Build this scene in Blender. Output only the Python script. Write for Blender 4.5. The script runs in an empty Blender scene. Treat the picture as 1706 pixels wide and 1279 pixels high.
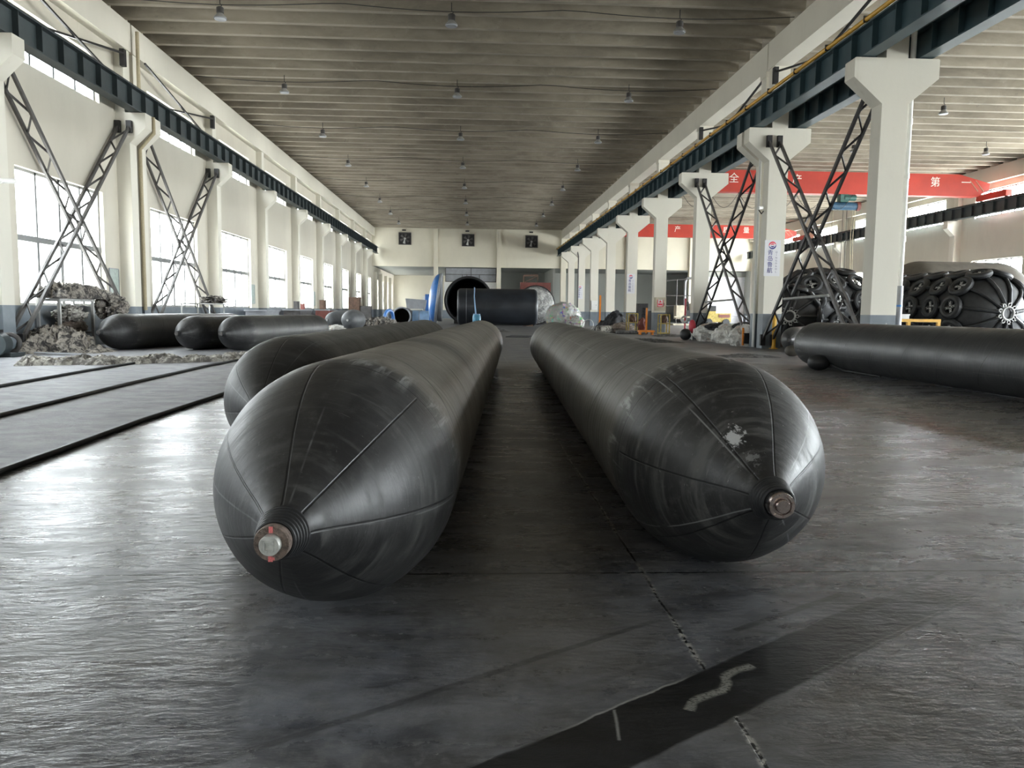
import bpy, math, random
from mathutils import Vector, Matrix, noise
R = random.Random(7)
C = bpy.context.scene.collection
PI = math.pi
ORD = ['first','second','third','fourth','fifth','sixth','seventh','eighth','ninth','tenth','eleventh','twelfth','thirteenth','fourteenth','fifteenth']

# ------------------------------------------------------------------ node helpers
class N:
    def __init__(s, name):
        s.m = bpy.data.materials.new(name); s.m.use_nodes = True
        s.t = s.m.node_tree; s.t.nodes.clear()
        s.out = s.t.nodes.new('ShaderNodeOutputMaterial')
    def new(s, k, **kw):
        n = s.t.nodes.new(k)
        for a, b in kw.items(): setattr(n, a, b)
        return n
    def put(s, sock, v):
        if isinstance(v, bpy.types.NodeSocket): s.t.links.new(v, sock)
        elif v is not None:
            if isinstance(v, (tuple, list)) and len(v) == 3 and sock.type == 'RGBA': v = (*v, 1)
            sock.default_value = v
    def math(s, op, a, b=None, c=None, clamp=False):
        n = s.new('ShaderNodeMath', operation=op, use_clamp=clamp)
        s.put(n.inputs[0], a)
        if b is not None: s.put(n.inputs[1], b)
        if c is not None: s.put(n.inputs[2], c)
        return n.outputs[0]
    def mix(s, f, a, b, blend='MIX'):
        n = s.new('ShaderNodeMix', data_type='RGBA', blend_type=blend)
        s.put(n.inputs[0], f); s.put(n.inputs[6], a); s.put(n.inputs[7], b)
        return n.outputs[2]
    def fmix(s, f, a, b):
        n = s.new('ShaderNodeMix', data_type='FLOAT')
        s.put(n.inputs[0], f); s.put(n.inputs[2], a); s.put(n.inputs[3], b)
        return n.outputs[0]
    def noise(s, vec, scale=5, detail=4, rough=.55, dist=0):
        n = s.new('ShaderNodeTexNoise')
        if vec is not None: s.put(n.inputs['Vector'], vec)
        n.inputs['Scale'].default_value = scale; n.inputs['Detail'].default_value = detail
        n.inputs['Roughness'].default_value = rough; n.inputs['Distortion'].default_value = dist
        return n.outputs['Fac']
    def ramp(s, f, lo, hi):
        n = s.new('ShaderNodeMapRange', interpolation_type='SMOOTHSTEP', clamp=True)
        s.put(n.inputs[0], f); n.inputs[1].default_value = lo; n.inputs[2].default_value = hi
        return n.outputs[0]
    def coord(s, k='Object'):
        return s.new('ShaderNodeTexCoord').outputs[k]
    def pos(s): return s.new('ShaderNodeNewGeometry').outputs['Position']
    def xyz(s, v):
        n = s.new('ShaderNodeSeparateXYZ'); s.put(n.inputs[0], v); return n.outputs
    def scale(s, v, sx, sy, sz, loc=(0,0,0), rot=0):
        n = s.new('ShaderNodeMapping'); s.put(n.inputs[0], v)
        n.inputs['Scale'].default_value = (sx, sy, sz); n.inputs['Location'].default_value = loc
        n.inputs['Rotation'].default_value = (0, 0, rot)
        return n.outputs[0]
    def bump(s, h, st=.3, d=.02, nrm=None):
        n = s.new('ShaderNodeBump'); s.put(n.inputs['Height'], h)
        n.inputs['Strength'].default_value = st; n.inputs['Distance'].default_value = d
        if nrm is not None: s.put(n.inputs['Normal'], nrm)
        return n.outputs[0]
    def bsdf(s, col, rough=.5, metal=0, nrm=None, spec=None, **kw):
        b = s.new('ShaderNodeBsdfPrincipled')
        s.put(b.inputs['Base Color'], col); s.put(b.inputs['Roughness'], rough); s.put(b.inputs['Metallic'], metal)
        if nrm is not None: s.put(b.inputs['Normal'], nrm)
        if spec is not None: b.inputs['Specular IOR Level'].default_value = spec
        for k, v in kw.items(): s.put(b.inputs[k.replace('_', ' ')], v)
        s.t.links.new(b.outputs[0], s.out.inputs[0])
        return s.m

def simple(name, col, rough=.6, metal=0, var=.25, sc=6, bump=.1):
    n = N(name); v = n.coord()
    f = n.noise(v, sc, 5, .6)
    a = tuple(max(0, c * (1 - var)) for c in col); b = tuple(min(1, c * (1 + var)) for c in col)
    nr = n.bump(n.noise(v, sc * 6, 3), bump, .01) if bump else None
    return n.bsdf(n.mix(n.ramp(f, .3, .7), a, b), rough, metal, nr)

# ---- painted plaster with a blue-grey dado below one metre
def mat_wall(name, col=(.60, .56, .475), dado=True, stain=.10, sc=.5):
    n = N(name); p = n.pos(); s = n.xyz(p)
    f = n.noise(n.scale(p, 1, 1, .6), sc, 6, .6)
    f2 = n.noise(n.scale(p, 3, 3, .35), 1.3, 5, .65)
    c = n.mix(n.ramp(f, .35, .7), col, tuple(x * (1 - stain) for x in col))
    c = n.mix(n.math('MULTIPLY', n.ramp(f2, .6, .8), .35), c, (col[0] * .7, col[1] * .66, col[2] * .6))
    rough = .75
    if dado:
        m = n.math('LESS_THAN', s[2], 1.0)
        g = n.mix(n.ramp(n.noise(p, 2.5, 5), .3, .7), (.125, .15, .175), (.165, .19, .215))
        sp = n.ramp(n.noise(n.scale(p, 1, 1, .5), 14, 3), .68, .74)
        g = n.mix(n.math('MULTIPLY', sp, .5), g, (.5, .5, .47))
        c = n.mix(m, c, g); rough = n.fmix(m, .75, .45)
    return n.bsdf(c, rough, 0, n.bump(n.noise(p, 9, 4), .12, .02))
M = {}
M['wall'] = mat_wall('wall_plaster'); M['plain'] = mat_wall('upper_plaster', dado=False)
M['column'] = mat_wall('column_paint', (.67, .64, .56), True, .06)
M['beam'] = mat_wall('roof_beam_paint', (.66, .625, .54), False, .07)
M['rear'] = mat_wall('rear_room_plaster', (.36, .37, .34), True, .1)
M['backwall'] = mat_wall('back_wall_plaster', (.66, .62, .51), True, .10, .35)

def mat_ceiling():
    n = N('stained_concrete'); p = n.pos()
    a = n.noise(n.scale(p, .35, 1.4, 1), 1.1, 6, .65, .4)
    b = n.noise(p, 2.6, 6, .7)
    c = n.mix(n.ramp(a, .3, .72), (.35, .308, .245), (.20, .174, .136))
    c = n.mix(n.math('MULTIPLY', n.ramp(b, .55, .75), .5), c, (.40, .365, .295))
    c = n.mix(n.math('MULTIPLY', n.ramp(n.noise(n.scale(p, .8, 3, 1), 3, 5, .7), .62, .75), .5), c, (.12, .105, .085))
    return n.bsdf(c, .85, 0, n.bump(b, .2, .02))
M['ceiling'] = mat_ceiling()

# ---- worn dark floor: wide joints, chipped crumbs, a black strip with scuffs
def mat_floor():
    n = N('dark_worn_floor'); p = n.pos(); s = n.xyz(p); X, Y = s[0], s[1]
    big = n.noise(p, .55, 5, .6, .3); mid = n.noise(n.scale(p, 1, 1.6, 1), 3.2, 7, .68, .4)
    fine = n.noise(p, 22, 5, .7)
    c = n.mix(n.ramp(mid, .36, .66), (.056, .059, .070), (.185, .194, .222))
    c = n.mix(n.math('MULTIPLY', n.ramp(big, .4, .62), .6), c, (.165, .155, .138))
    c = n.mix(n.math('MULTIPLY', n.ramp(fine, .45, .75), .45), c, (.25, .25, .25))
    blot = n.ramp(n.noise(p, 6, 6, .75, .8), .66, .76)
    c = n.mix(n.math('MULTIPLY', blot, .6), c, (.36, .355, .34))
    dk = n.ramp(n.noise(n.scale(p, 1, 1, 1, (7, 3, 0)), 2.2, 6, .7, .6), .63, .72)
    c = n.mix(n.math('MULTIPLY', dk, .7), c, (.030, .030, .032))
    # arc scuffs left by the trowel
    wv = n.new('ShaderNodeTexWave', wave_type='RINGS', rings_direction='Z')
    n.put(wv.inputs['Vector'], n.scale(p, 1, 1, 0, (.4, .2, 0))); wv.inputs['Scale'].default_value = 26
    wv.inputs['Distortion'].default_value = 9; wv.inputs['Detail'].default_value = 2; wv.inputs['Detail Scale'].default_value = .35
    sc = n.math('MULTIPLY', n.ramp(wv.outputs['Fac'], .86, 1), n.ramp(n.noise(p, 1.7, 3), .52, .66))
    c = n.mix(n.math('MULTIPLY', sc, .35), c, (.26, .26, .26))
    def seg(x0, y0, x1, y1, w, soft=.004):          # band along a segment: (mask, distance across, 0..1 along)
        dx, dy = x1 - x0, y1 - y0; L = math.hypot(dx, dy); ux, uy = dx / L, dy / L
        a = n.math('SUBTRACT', X, x0); b = n.math('SUBTRACT', Y, y0)
        t = n.math('DIVIDE', n.math('ADD', n.math('MULTIPLY', a, ux), n.math('MULTIPLY', b, uy)), L)
        d = n.math('SUBTRACT', n.math('MULTIPLY', b, ux), n.math('MULTIPLY', a, uy))
        wob = n.math('MULTIPLY', n.math('SUBTRACT', n.noise(p, 7, 4), .5), soft * 4)
        d = n.math('ADD', d, wob)
        ins = n.math('MULTIPLY', n.ramp(t, 0, .01), n.math('SUBTRACT', 1, n.ramp(t, .985, 1)))
        m = n.math('MULTIPLY', ins, n.math('SUBTRACT', 1, n.ramp(n.math('ABSOLUTE', d), w - soft, w + soft)))
        return m, d, t
    # black strip
    m, d, t = seg(.02, 1.49, 1.84, 2.735, .105, .007)
    fade = n.math('SUBTRACT', 1, n.math('MULTIPLY', n.ramp(t, .42, .80), .55))
    ragged = n.ramp(n.math('ADD', n.noise(p, 12, 5, .7), n.math('MULTIPLY', t, -.10)), .18, .30)
    sm = n.math('MULTIPLY', n.math('MULTIPLY', m, fade), ragged)
    c = n.mix(n.math('MULTIPLY', sm, .93), c, n.mix(n.ramp(mid, .4, .7), (.004, .004, .004), (.012, .012, .013)))
    rim = n.math('MULTIPLY', n.math('MULTIPLY', n.ramp(d, .096, .102), n.math('SUBTRACT', 1, n.ramp(d, .104, .111))), n.math('MULTIPLY', m, n.math('MULTIPLY', n.ramp(t, .08, .2), n.math('SUBTRACT', 1, n.ramp(t, .3, .38)))))
    c = n.mix(n.math('MULTIPLY', rim, .9), c, (.42, .42, .41))
    # thin drag marks
    for q in ((-.6, 1.62, .62, 2.41, .012, .5), (.83, 2.31, 1.33, 2.62, .014, .6), (.25, 1.95, .62, 2.13, .012, .3), (1.3, 2.44, 1.86, 2.86, .008, .55), (.9, 2.40, 1.25, 2.66, .03, .25), (1.2, 2.1, 1.9, 2.62, .004, .3)):
        k = seg(*q[:5]); c = n.mix(n.math('MULTIPLY', k[0], q[5]), c, (.030, .030, .031))
    k = seg(.95, 2.02, 1.95, 2.70, .003); c = n.mix(n.math('MULTIPLY', k[0], .35), c, (.26, .26, .25))
    # wavy pale scuff
    pts = ((.55, 1.83), (.57, 1.875), (.62, 1.905), (.675, 1.93), (.695, 1.975), (.70, 2.01), (.74, 2.045), (.80, 2.075))
    for (a, b), (e, f) in zip(pts, pts[1:]):
        k = seg(a, b, e, f, .012, .007)
        hatch = n.ramp(n.noise(n.scale(p, 30, 90, 1), 3, 2), .36, .5)
        c = n.mix(n.math('MULTIPLY', n.math('MULTIPLY', k[0], hatch), .75), c, (.36, .36, .33))
    for q in ((.345, 1.70, .362, 1.84, .003), (-2, 1.43, .6, 1.7, .0)):
        if q[4]: k = seg(*q); c = n.mix(n.math('MULTIPLY', k[0], .7), c, (.36, .36, .35))
    # joints
    w1 = n.math('MULTIPLY', n.math('SUBTRACT', n.noise(n.scale(p, 1, 1, 1), 5, 4), .5), .02)
    dx = n.math('ABSOLUTE', n.math('ADD', n.math('SUBTRACT', X, .655), w1))
    jx = n.math('SUBTRACT', 1, n.ramp(dx, .003, .006))
    crumb = n.math('MULTIPLY', n.math('SUBTRACT', 1, n.ramp(dx, .005, .017)), n.ramp(n.noise(p, 34, 3, .7), .47, .57))
    crumb = n.math('MULTIPLY', crumb, n.ramp(n.noise(p, 2.4, 2), .30, .48))
    # far joints every 6 m
    fy = n.math('ABSOLUTE', n.math('SUBTRACT', n.math('MODULO', n.math('ADD', Y, 60 - 2.855 + 3), 6.0), 3))
    jy = n.math('SUBTRACT', 1, n.ramp(fy, .004, .007))
    fx = n.math('ABSOLUTE', n.math('SUBTRACT', n.math('MODULO', n.math('ADD', X, 60 - .655 + 3), 6.0), 3))
    jx2 = n.math('MULTIPLY', n.math('SUBTRACT', 1, n.ramp(fx, .006, .011)), n.math('GREATER_THAN', n.math('ABSOLUTE', n.math('SUBTRACT', X, .655)), 1))
    uncov = n.math('SUBTRACT', 1, n.math('MULTIPLY', m, n.math('SUBTRACT', 1, n.ramp(t, .55, .6))))
    j = n.math('MULTIPLY', n.math('MAXIMUM', n.math('MAXIMUM', n.math('MULTIPLY', jx, .9), jy), jx2), uncov); crumb = n.math('MULTIPLY', crumb, uncov)
    c = n.mix(j, c, (.008, .008, .008))
    cy2 = n.math('MULTIPLY', n.math('SUBTRACT', 1, n.ramp(fy, .004, .008)), n.ramp(n.noise(p, 20, 2), .6, .66))
    c = n.mix(n.math('MAXIMUM', crumb, n.math('MULTIPLY', cy2, .6)), c, (.42, .41, .39))
    # a few paint drops
    v = n.new('ShaderNodeTexVoronoi'); n.put(v.inputs['Vector'], p); v.inputs['Scale'].default_value = 1.7
    drop = n.math('MULTIPLY', n.math('LESS_THAN', n.math('ADD', v.outputs['Distance'], n.math('MULTIPLY', n.noise(p, 60, 2), .05)), .05), n.ramp(n.noise(p, .9, 2), .5, .55))
    c = n.mix(n.math('MULTIPLY', drop, .8), c, (.5, .5, .48))
    # mid-grey and rougher on the window side and far down the hall
    greyed = n.math('MAXIMUM', n.ramp(Y, 9, 24), n.math('SUBTRACT', 1, n.ramp(X, -6.5, -3.2)))
    c = n.mix(n.math('MULTIPLY', greyed, .55), c, (.14, .14, .145))
    wet = n.noise(n.scale(p, .8, 2.2, 1), 1.6, 5, .65)
    rough = n.math('ADD', n.fmix(n.ramp(wet, .3, .7), .21, .36), n.math('MULTIPLY', greyed, .20))
    rough = n.math('ADD', rough, n.math('MULTIPLY', n.math('SUBTRACT', fine, .5), .12))
    # beyond the first hose the coating is worn matt
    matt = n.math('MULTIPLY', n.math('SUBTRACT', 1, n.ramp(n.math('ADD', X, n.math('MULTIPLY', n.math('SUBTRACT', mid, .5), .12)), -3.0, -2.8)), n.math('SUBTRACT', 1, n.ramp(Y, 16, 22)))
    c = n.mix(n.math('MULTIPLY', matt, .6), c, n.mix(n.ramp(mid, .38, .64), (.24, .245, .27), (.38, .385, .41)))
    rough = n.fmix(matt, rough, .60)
    rough = n.fmix(sm, rough, .42)
    h = n.math('ADD', n.math('MULTIPLY', n.noise(n.scale(p, 3.6, 7.5, 1), 1.9, 6, .66, .4), 1), n.math('MULTIPLY', fine, .12))
    h = n.math('ADD', h, n.math('MULTIPLY', n.noise(n.scale(p, 5, 17, 1), 2.2, 3, .6, .3), .50))
    h = n.math('SUBTRACT', h, n.math('MULTIPLY', j, .6))
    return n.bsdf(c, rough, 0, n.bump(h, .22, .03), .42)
M['floor'] = mat_floor()

# ---- wrapped rubber skin of the airbags; local axis runs along +Y, bottom on z=0
def mat_rubber(name, r=.41, base=.016, dust=.5, smear=False, rough=.45, gores=7, seed=0., tube=(.125, .113, .095)):
    n = N(name); p = n.coord(); s = n.xyz(p)
    zc = n.math('SUBTRACT', s[2], r)
    ang = n.math('DIVIDE', n.math('ARCTAN2', s[0], zc), 2 * PI)      # 0 at top
    pv = n.new('ShaderNodeVectorMath', operation='ADD'); n.put(pv.inputs[0], p); pv.inputs[1].default_value = (seed, seed * 2, seed)
    q = pv.outputs[0]
    f = n.noise(q, 3.0, 7, .7, .5); g = n.noise(q, 18, 6, .75)
    # polar coordinates for streaks that run along / around the skin
    comb = n.new('ShaderNodeCombineXYZ'); n.put(comb.inputs[0], n.math('MULTIPLY', ang, 2.5)); n.put(comb.inputs[1], s[1]); comb.inputs[2].default_value = seed
    around = n.noise(n.scale(comb.outputs[0], .9, 14, 1), 2, 5, .6, .3)
    alongn = n.noise(n.scale(comb.outputs[0], 9, 1.2, 1), 2.5, 5, .7, .6)
    c = n.mix(n.ramp(f, .35, .75), (base, base, base * 1.06), (base * 2.3, base * 2.3, base * 2.35))
    c = n.mix(n.math('MULTIPLY', n.ramp(g, .5, .8), .35 * dust), c, (.16, .16, .155))
    cone = n.math('SUBTRACT', 1, n.ramp(s[1], .64, .72))
    c = n.mix(n.math('MULTIPLY', n.ramp(s[1], .74, .95), n.ramp(n.noise(q, 1.1, 4), .2, .6)), c, tube)
    dustm = n.math('MULTIPLY', n.ramp(around, .50, .70), .34 * dust)
    c = n.mix(dustm, c, (.15, .15, .145))
    # scuffed shoulder
    sh = n.math('SUBTRACT', 1, n.ramp(n.math('ABSOLUTE', n.math('SUBTRACT', s[1], .82)), .02, .22))
    scf = n.math('MULTIPLY', n.math('MULTIPLY', sh, n.ramp(alongn, .52, .68)), .6 * dust)
    c = n.mix(scf, c, (.36, .37, .36))
    # fine scratches
    scr = n.ramp(n.noise(n.scale(q, 4, 30, 4, rot=.5), 3, 3, .8, 1.2), .69, .73)
    scr2 = n.ramp(n.noise(n.scale(q, 30, 3, 10, rot=-.4), 2, 3, .8, 1.5), .70, .735)
    c = n.mix(n.math('MULTIPLY', n.math('MAXIMUM', scr, scr2), .38 * dust), c, (.30, .30, .29))
    # gore seams on the cone, wound ply seams on the tube, chalk lines
    gr = n.math('ABSOLUTE', n.math('SUBTRACT', n.math('FRACT', n.math('ADD', n.math('MULTIPLY', ang, gores), 10.35 + seed)), .5))
    rad = n.math('SQRT', n.math('ADD', n.math('MULTIPLY', s[0], s[0]), n.math('MULTIPLY', zc, zc)))
    gd = n.math('MULTIPLY', n.math('MULTIPLY', gr, rad), 2 * PI / gores)
    seam = n.math('MULTIPLY', n.math('SUBTRACT', 1, n.ramp(gd, .0015, .0045)), cone)
    wind = n.math('ABSOLUTE', n.math('SUBTRACT', n.math('FRACT', n.math('ADD', n.math('MULTIPLY', s[1], 1.15), n.math('MULTIPLY', ang, 2))), .5))
    ws = n.math('MULTIPLY', n.math('SUBTRACT', 1, n.ramp(wind, .004, .012)), n.ramp(s[1], .9, 1.0))
    ring = n.math('SUBTRACT', 1, n.ramp(n.math('ABSOLUTE', n.math('SUBTRACT', s[1], .70)), .002, .006))
    lines = n.math('MAXIMUM', seam, n.math('MAXIMUM', ws, n.math('MULTIPLY', ring, .7)))
    c = n.mix(n.math('MULTIPLY', lines, .85), c, (.006, .006, .007))
    gr2 = n.math('ABSOLUTE', n.math('SUBTRACT', n.math('FRACT', n.math('ADD', n.math('MULTIPLY', ang, gores - 3), 10.12 + seed)), .5))
    chalk = n.math('MULTIPLY', n.math('SUBTRACT', 1, n.ramp(n.math('MULTIPLY', n.math('MULTIPLY', gr2, rad), 2 * PI / (gores - 3)), .001, .004)), n.ramp(n.noise(q, 5, 3), .4, .55))
    c = n.mix(n.math('MULTIPLY', chalk, .35 * dust), c, (.34, .35, .35))
    if smear:      # a dab of white paint on the upper cone
        v = n.new('ShaderNodeVectorMath', operation='DISTANCE'); n.put(v.inputs[0], n.scale(p, 1, .62, 1)); v.inputs[1].default_value = (-.075, .26 * .62, .575)
        dd = n.math('ADD', v.outputs['Value'], n.math('MULTIPLY', n.math('SUBTRACT', n.noise(n.scale(p, 14, 5, 22), 2.4, 5, .75), .5), .16))
        c = n.mix(n.math('MULTIPLY', n.math('SUBTRACT', 1, n.ramp(dd, .022, .036)), .9), c, (.62, .63, .65))
        v2 = n.new('ShaderNodeVectorMath', operation='DISTANCE'); n.put(v2.inputs[0], p); v2.inputs[1].default_value = (-.05, .17, .53)
        d3 = n.math('ADD', v2.outputs['Value'], n.math('MULTIPLY', n.math('SUBTRACT', n.noise(p, 26, 5, .8), .5), .3))
        c = n.mix(n.math('MULTIPLY', n.math('SUBTRACT', 1, n.ramp(d3, .012, .03)), .4), c, (.4, .41, .42))
    ro = n.math('ADD', rough - .06, n.math('MULTIPLY', n.ramp(f, .3, .8), .16))
    ro = n.math('ADD', ro, n.math('MULTIPLY', dustm, .5))
    h = n.math('ADD', n.math('MULTIPLY', around, .55), n.math('MULTIPLY', n.noise(q, 9, 4, .6), .35))
    h = n.math('ADD', h, n.math('MULTIPLY', g, .10))
    h = n.math('SUBTRACT', h, n.math('MULTIPLY', lines, .7))
    return n.bsdf(c, ro, 0, n.bump(h, .38, .012), .5)
M['rubA'] = mat_rubber('wrapped_rubber_skin', seed=1.3, dust=.8)
M['rubB'] = mat_rubber('scuffed_rubber_skin', smear=True, dust=1.5, seed=3.8, base=.019, tube=(.125, .12, .11))
M['rubC'] = mat_rubber('smooth_rubber_skin', seed=5.1, dust=.5, tube=(.055, .055, .052))
M['rubD'] = mat_rubber('plain_rubber_skin', seed=8.2, dust=.7, base=.028, rough=.42, tube=(.030, .031, .033))
M['rubber'] = simple('black_rubber', (.018, .019, .021), .5, 0, .35, 8, .2)
M['rubwarm'] = simple('dusty_brown_rubber', (.085, .075, .062), .6, 0, .2, 3, .15)
M['rubgrey'] = simple('grey_rubber', (.10, .105, .11), .5, 0, .2, 3, .2)
M['bluegirder'] = simple('teal_girder_paint', (.035, .065, .078), .45, 0, .15, 1.5, .03)
M['girdergrey'] = simple('dark_girder_paint', (.045, .058, .062), .5, 0, .15, 1.5, .03)
M['yellow'] = simple('yellow_paint', (.62, .34, .03), .45, 0, .12, 6, .05)
M['dullyellow'] = simple('worn_yellow_paint', (.36, .27, .06), .6, 0, .3, 9, .05)
M['orange'] = simple('orange_paint', (.70, .22, .02), .45, 0, .12, 6, .05)
M['red'] = simple('red_crane_paint', (.44, .030, .013), .5, 0, .12, .8, .03)
M['steel'] = simple('grey_painted_steel', (.075, .07, .068), .5, .2, .2, 6, .05)
M['darksteel'] = simple('dark_steel', (.022, .021, .022), .5, .3, .3, 6, .05)
M['palesteel'] = simple('pale_galvanized_steel', (.40, .40, .39), .45, .5, .15, 8, .05)
M['white'] = simple('white_paint', (.70, .70, .68), .5, 0, .05, 8, 0)
M['frame'] = simple('backlit_window_frame', (.22, .225, .225), .4, 0, .05, 8, 0)  # white frames, backlit shade put into the grey base colour
M['concrete'] = simple('pale_concrete', (.36, .35, .32), .8, 0, .15, 4, .1)
M['plaza'] = simple('outside_ground', (.30, .29, .27), .9, 0, .15, 1, .1)
M['chrome'] = simple('pinkish_chrome', (.62, .54, .53), .18, 1, .12, 90, .08)
M['disc'] = simple('dull_white_steel', (.62, .63, .60), .35, .6, .12, 50, .25)
M['rust'] = simple('rusty_flange', (.20, .155, .13), .55, .4, .45, 80, .6)
M['pink'] = simple('pink_marker', (.75, .20, .20), .6, 0, .2, 200, 0)
M['blue'] = simple('blue_paint', (.045, .17, .48), .35, 0, .15, 2, .03)
M['ltblue'] = simple('pale_blue_paint', (.20, .32, .50), .45, 0, .15, 3, .05)
M['cyan'] = simple('faded_blue_plastic', (.06, .26, .42), .4, 0, .2, 8, .05)
M['greysheet'] = simple('grey_steel_sheet', (.27, .28, .30), .45, .2, .1, 3, .05)
M['maroon'] = simple('maroon_paint', (.16, .045, .035), .6, 0, .2, 3, .05)
M['beige'] = simple('beige_enamel', (.50, .45, .34), .5, 0, .15, 3, .05)
M['navy'] = simple('hoist_blue', (.03, .09, .16), .45, 0, .2, 6, .05)
M['teal'] = simple('hoist_green', (.03, .12, .10), .45, 0, .2, 6, .05)
M['signwhite'] = simple('sign_board_white', (.66, .655, .68), .5, 0, .02, 4, 0)
M['ink'] = simple('sign_ink_blue', (.035, .03, .22), .5, 0, .02, 4, 0)
M['inkred'] = simple('sign_ink_red', (.72, .05, .09), .5, 0, .02, 4, 0)
M['inkgrey'] = simple('sign_ink_grey', (.14, .13, .22), .5, 0, .02, 4, 0)
M['text'] = simple('white_lettering', (.80, .74, .66), .5, 0, .02, 4, 0)
M['board'] = simple('notice_green', (.34, .40, .37), .4, 0, .15, 9, 0)
M['redbuoy'] = simple('red_plastic', (.62, .06, .09), .4, 0, .1, 6, 0)
M['brown'] = simple('brown_timber', (.10, .055, .035), .7, 0, .3, 9, .1)
M['rope'] = simple('tan_rope', (.42, .36, .24), .8, 0, .1, 30, .1)
M['cable'] = simple('black_cable', (.02, .02, .02), .6, 0, .1, 30, 0)
M['shutter'] = simple('white_roller_slats', (.72, .72, .76), .5, 0, .03, 2, 0)
def mat_cloth(name, a, b, mark=0., mc=(.6, .25, .12), sp=.6):
    n = N(name); v = n.coord(); f = n.noise(v, 5, 6, .7, 1.2)
    c = n.mix(n.ramp(f, .42, .58), a, b)
    c = n.mix(n.math('MULTIPLY', n.ramp(n.noise(v, 13, 4, .7, 1), .5, .62), sp), c, b)
    if mark: c = n.mix(n.math('MULTIPLY', n.ramp(n.noise(n.scale(v, 1, 1, 1, (5, 2, 0)), 3, 4, .6), .6, .68), mark), c, mc)
    return n.bsdf(c, .85, 0, n.bump(n.noise(v, 26, 5, .7), .5, .02))
M['canvas'] = mat_cloth('dirty_canvas', (.34, .31, .27), (.035, .032, .032))
M['canvas2'] = mat_cloth('pale_canvas', (.48, .46, .41), (.13, .12, .11))
M['sack'] = mat_cloth('white_woven_plastic', (.70, .69, .66), (.42, .41, .38), .35, sp=.3)
M['darktarp'] = mat_cloth('dark_tarpaulin', (.045, .045, .05), (.012, .012, .014))
M['greytarp'] = mat_cloth('grey_tarpaulin', (.16, .155, .15), (.06, .06, .06))
M['taupe'] = mat_cloth('taupe_sheet', (.26, .22, .19), (.15, .12, .10))
def mat_bottles():
    n = N('assorted_plastic'); v = n.new('ShaderNodeTexVoronoi'); n.put(v.inputs['Vector'], n.coord()); v.inputs['Scale'].default_value = 5.5
    s = n.new('ShaderNodeHueSaturation'); n.put(s.inputs['Color'], v.outputs['Color']); s.inputs['Saturation'].default_value = .8; s.inputs['Value'].default_value = .7
    k = n.noise(n.coord(), 6, 3)
    c = n.mix(n.ramp(k, .36, .50), s.outputs[0], (.42, .43, .40))
    return n.bsdf(c, .4, 0, n.bump(v.outputs['Distance'], .8, .05))
M['bottles'] = mat_bottles()
def mat_foil():
    n = N('silver_insulation'); v = n.coord(); f = n.noise(v, 2.4, 6, .7, 1)
    return n.bsdf(n.mix(n.ramp(f, .4, .65), (.16, .16, .16), (.52, .52, .50)), .4, .5, n.bump(f, .8, .08))
M['foil'] = mat_foil()
def mat_glass():
    n = N('window_glass'); t = n.new('ShaderNodeBsdfTransparent'); g = n.new('ShaderNodeBsdfGlossy'); g.inputs['Roughness'].default_value = .03
    t.inputs[0].default_value = (.95, .97, .97, 1)
    m = n.new('ShaderNodeMixShader'); m.inputs[0].default_value = .05
    n.t.links.new(t.outputs[0], m.inputs[1]); n.t.links.new(g.outputs[0], m.inputs[2]); n.t.links.new(m.outputs[0], n.out.inputs[0])
    return n.m
M['glass'] = mat_glass()

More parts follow.
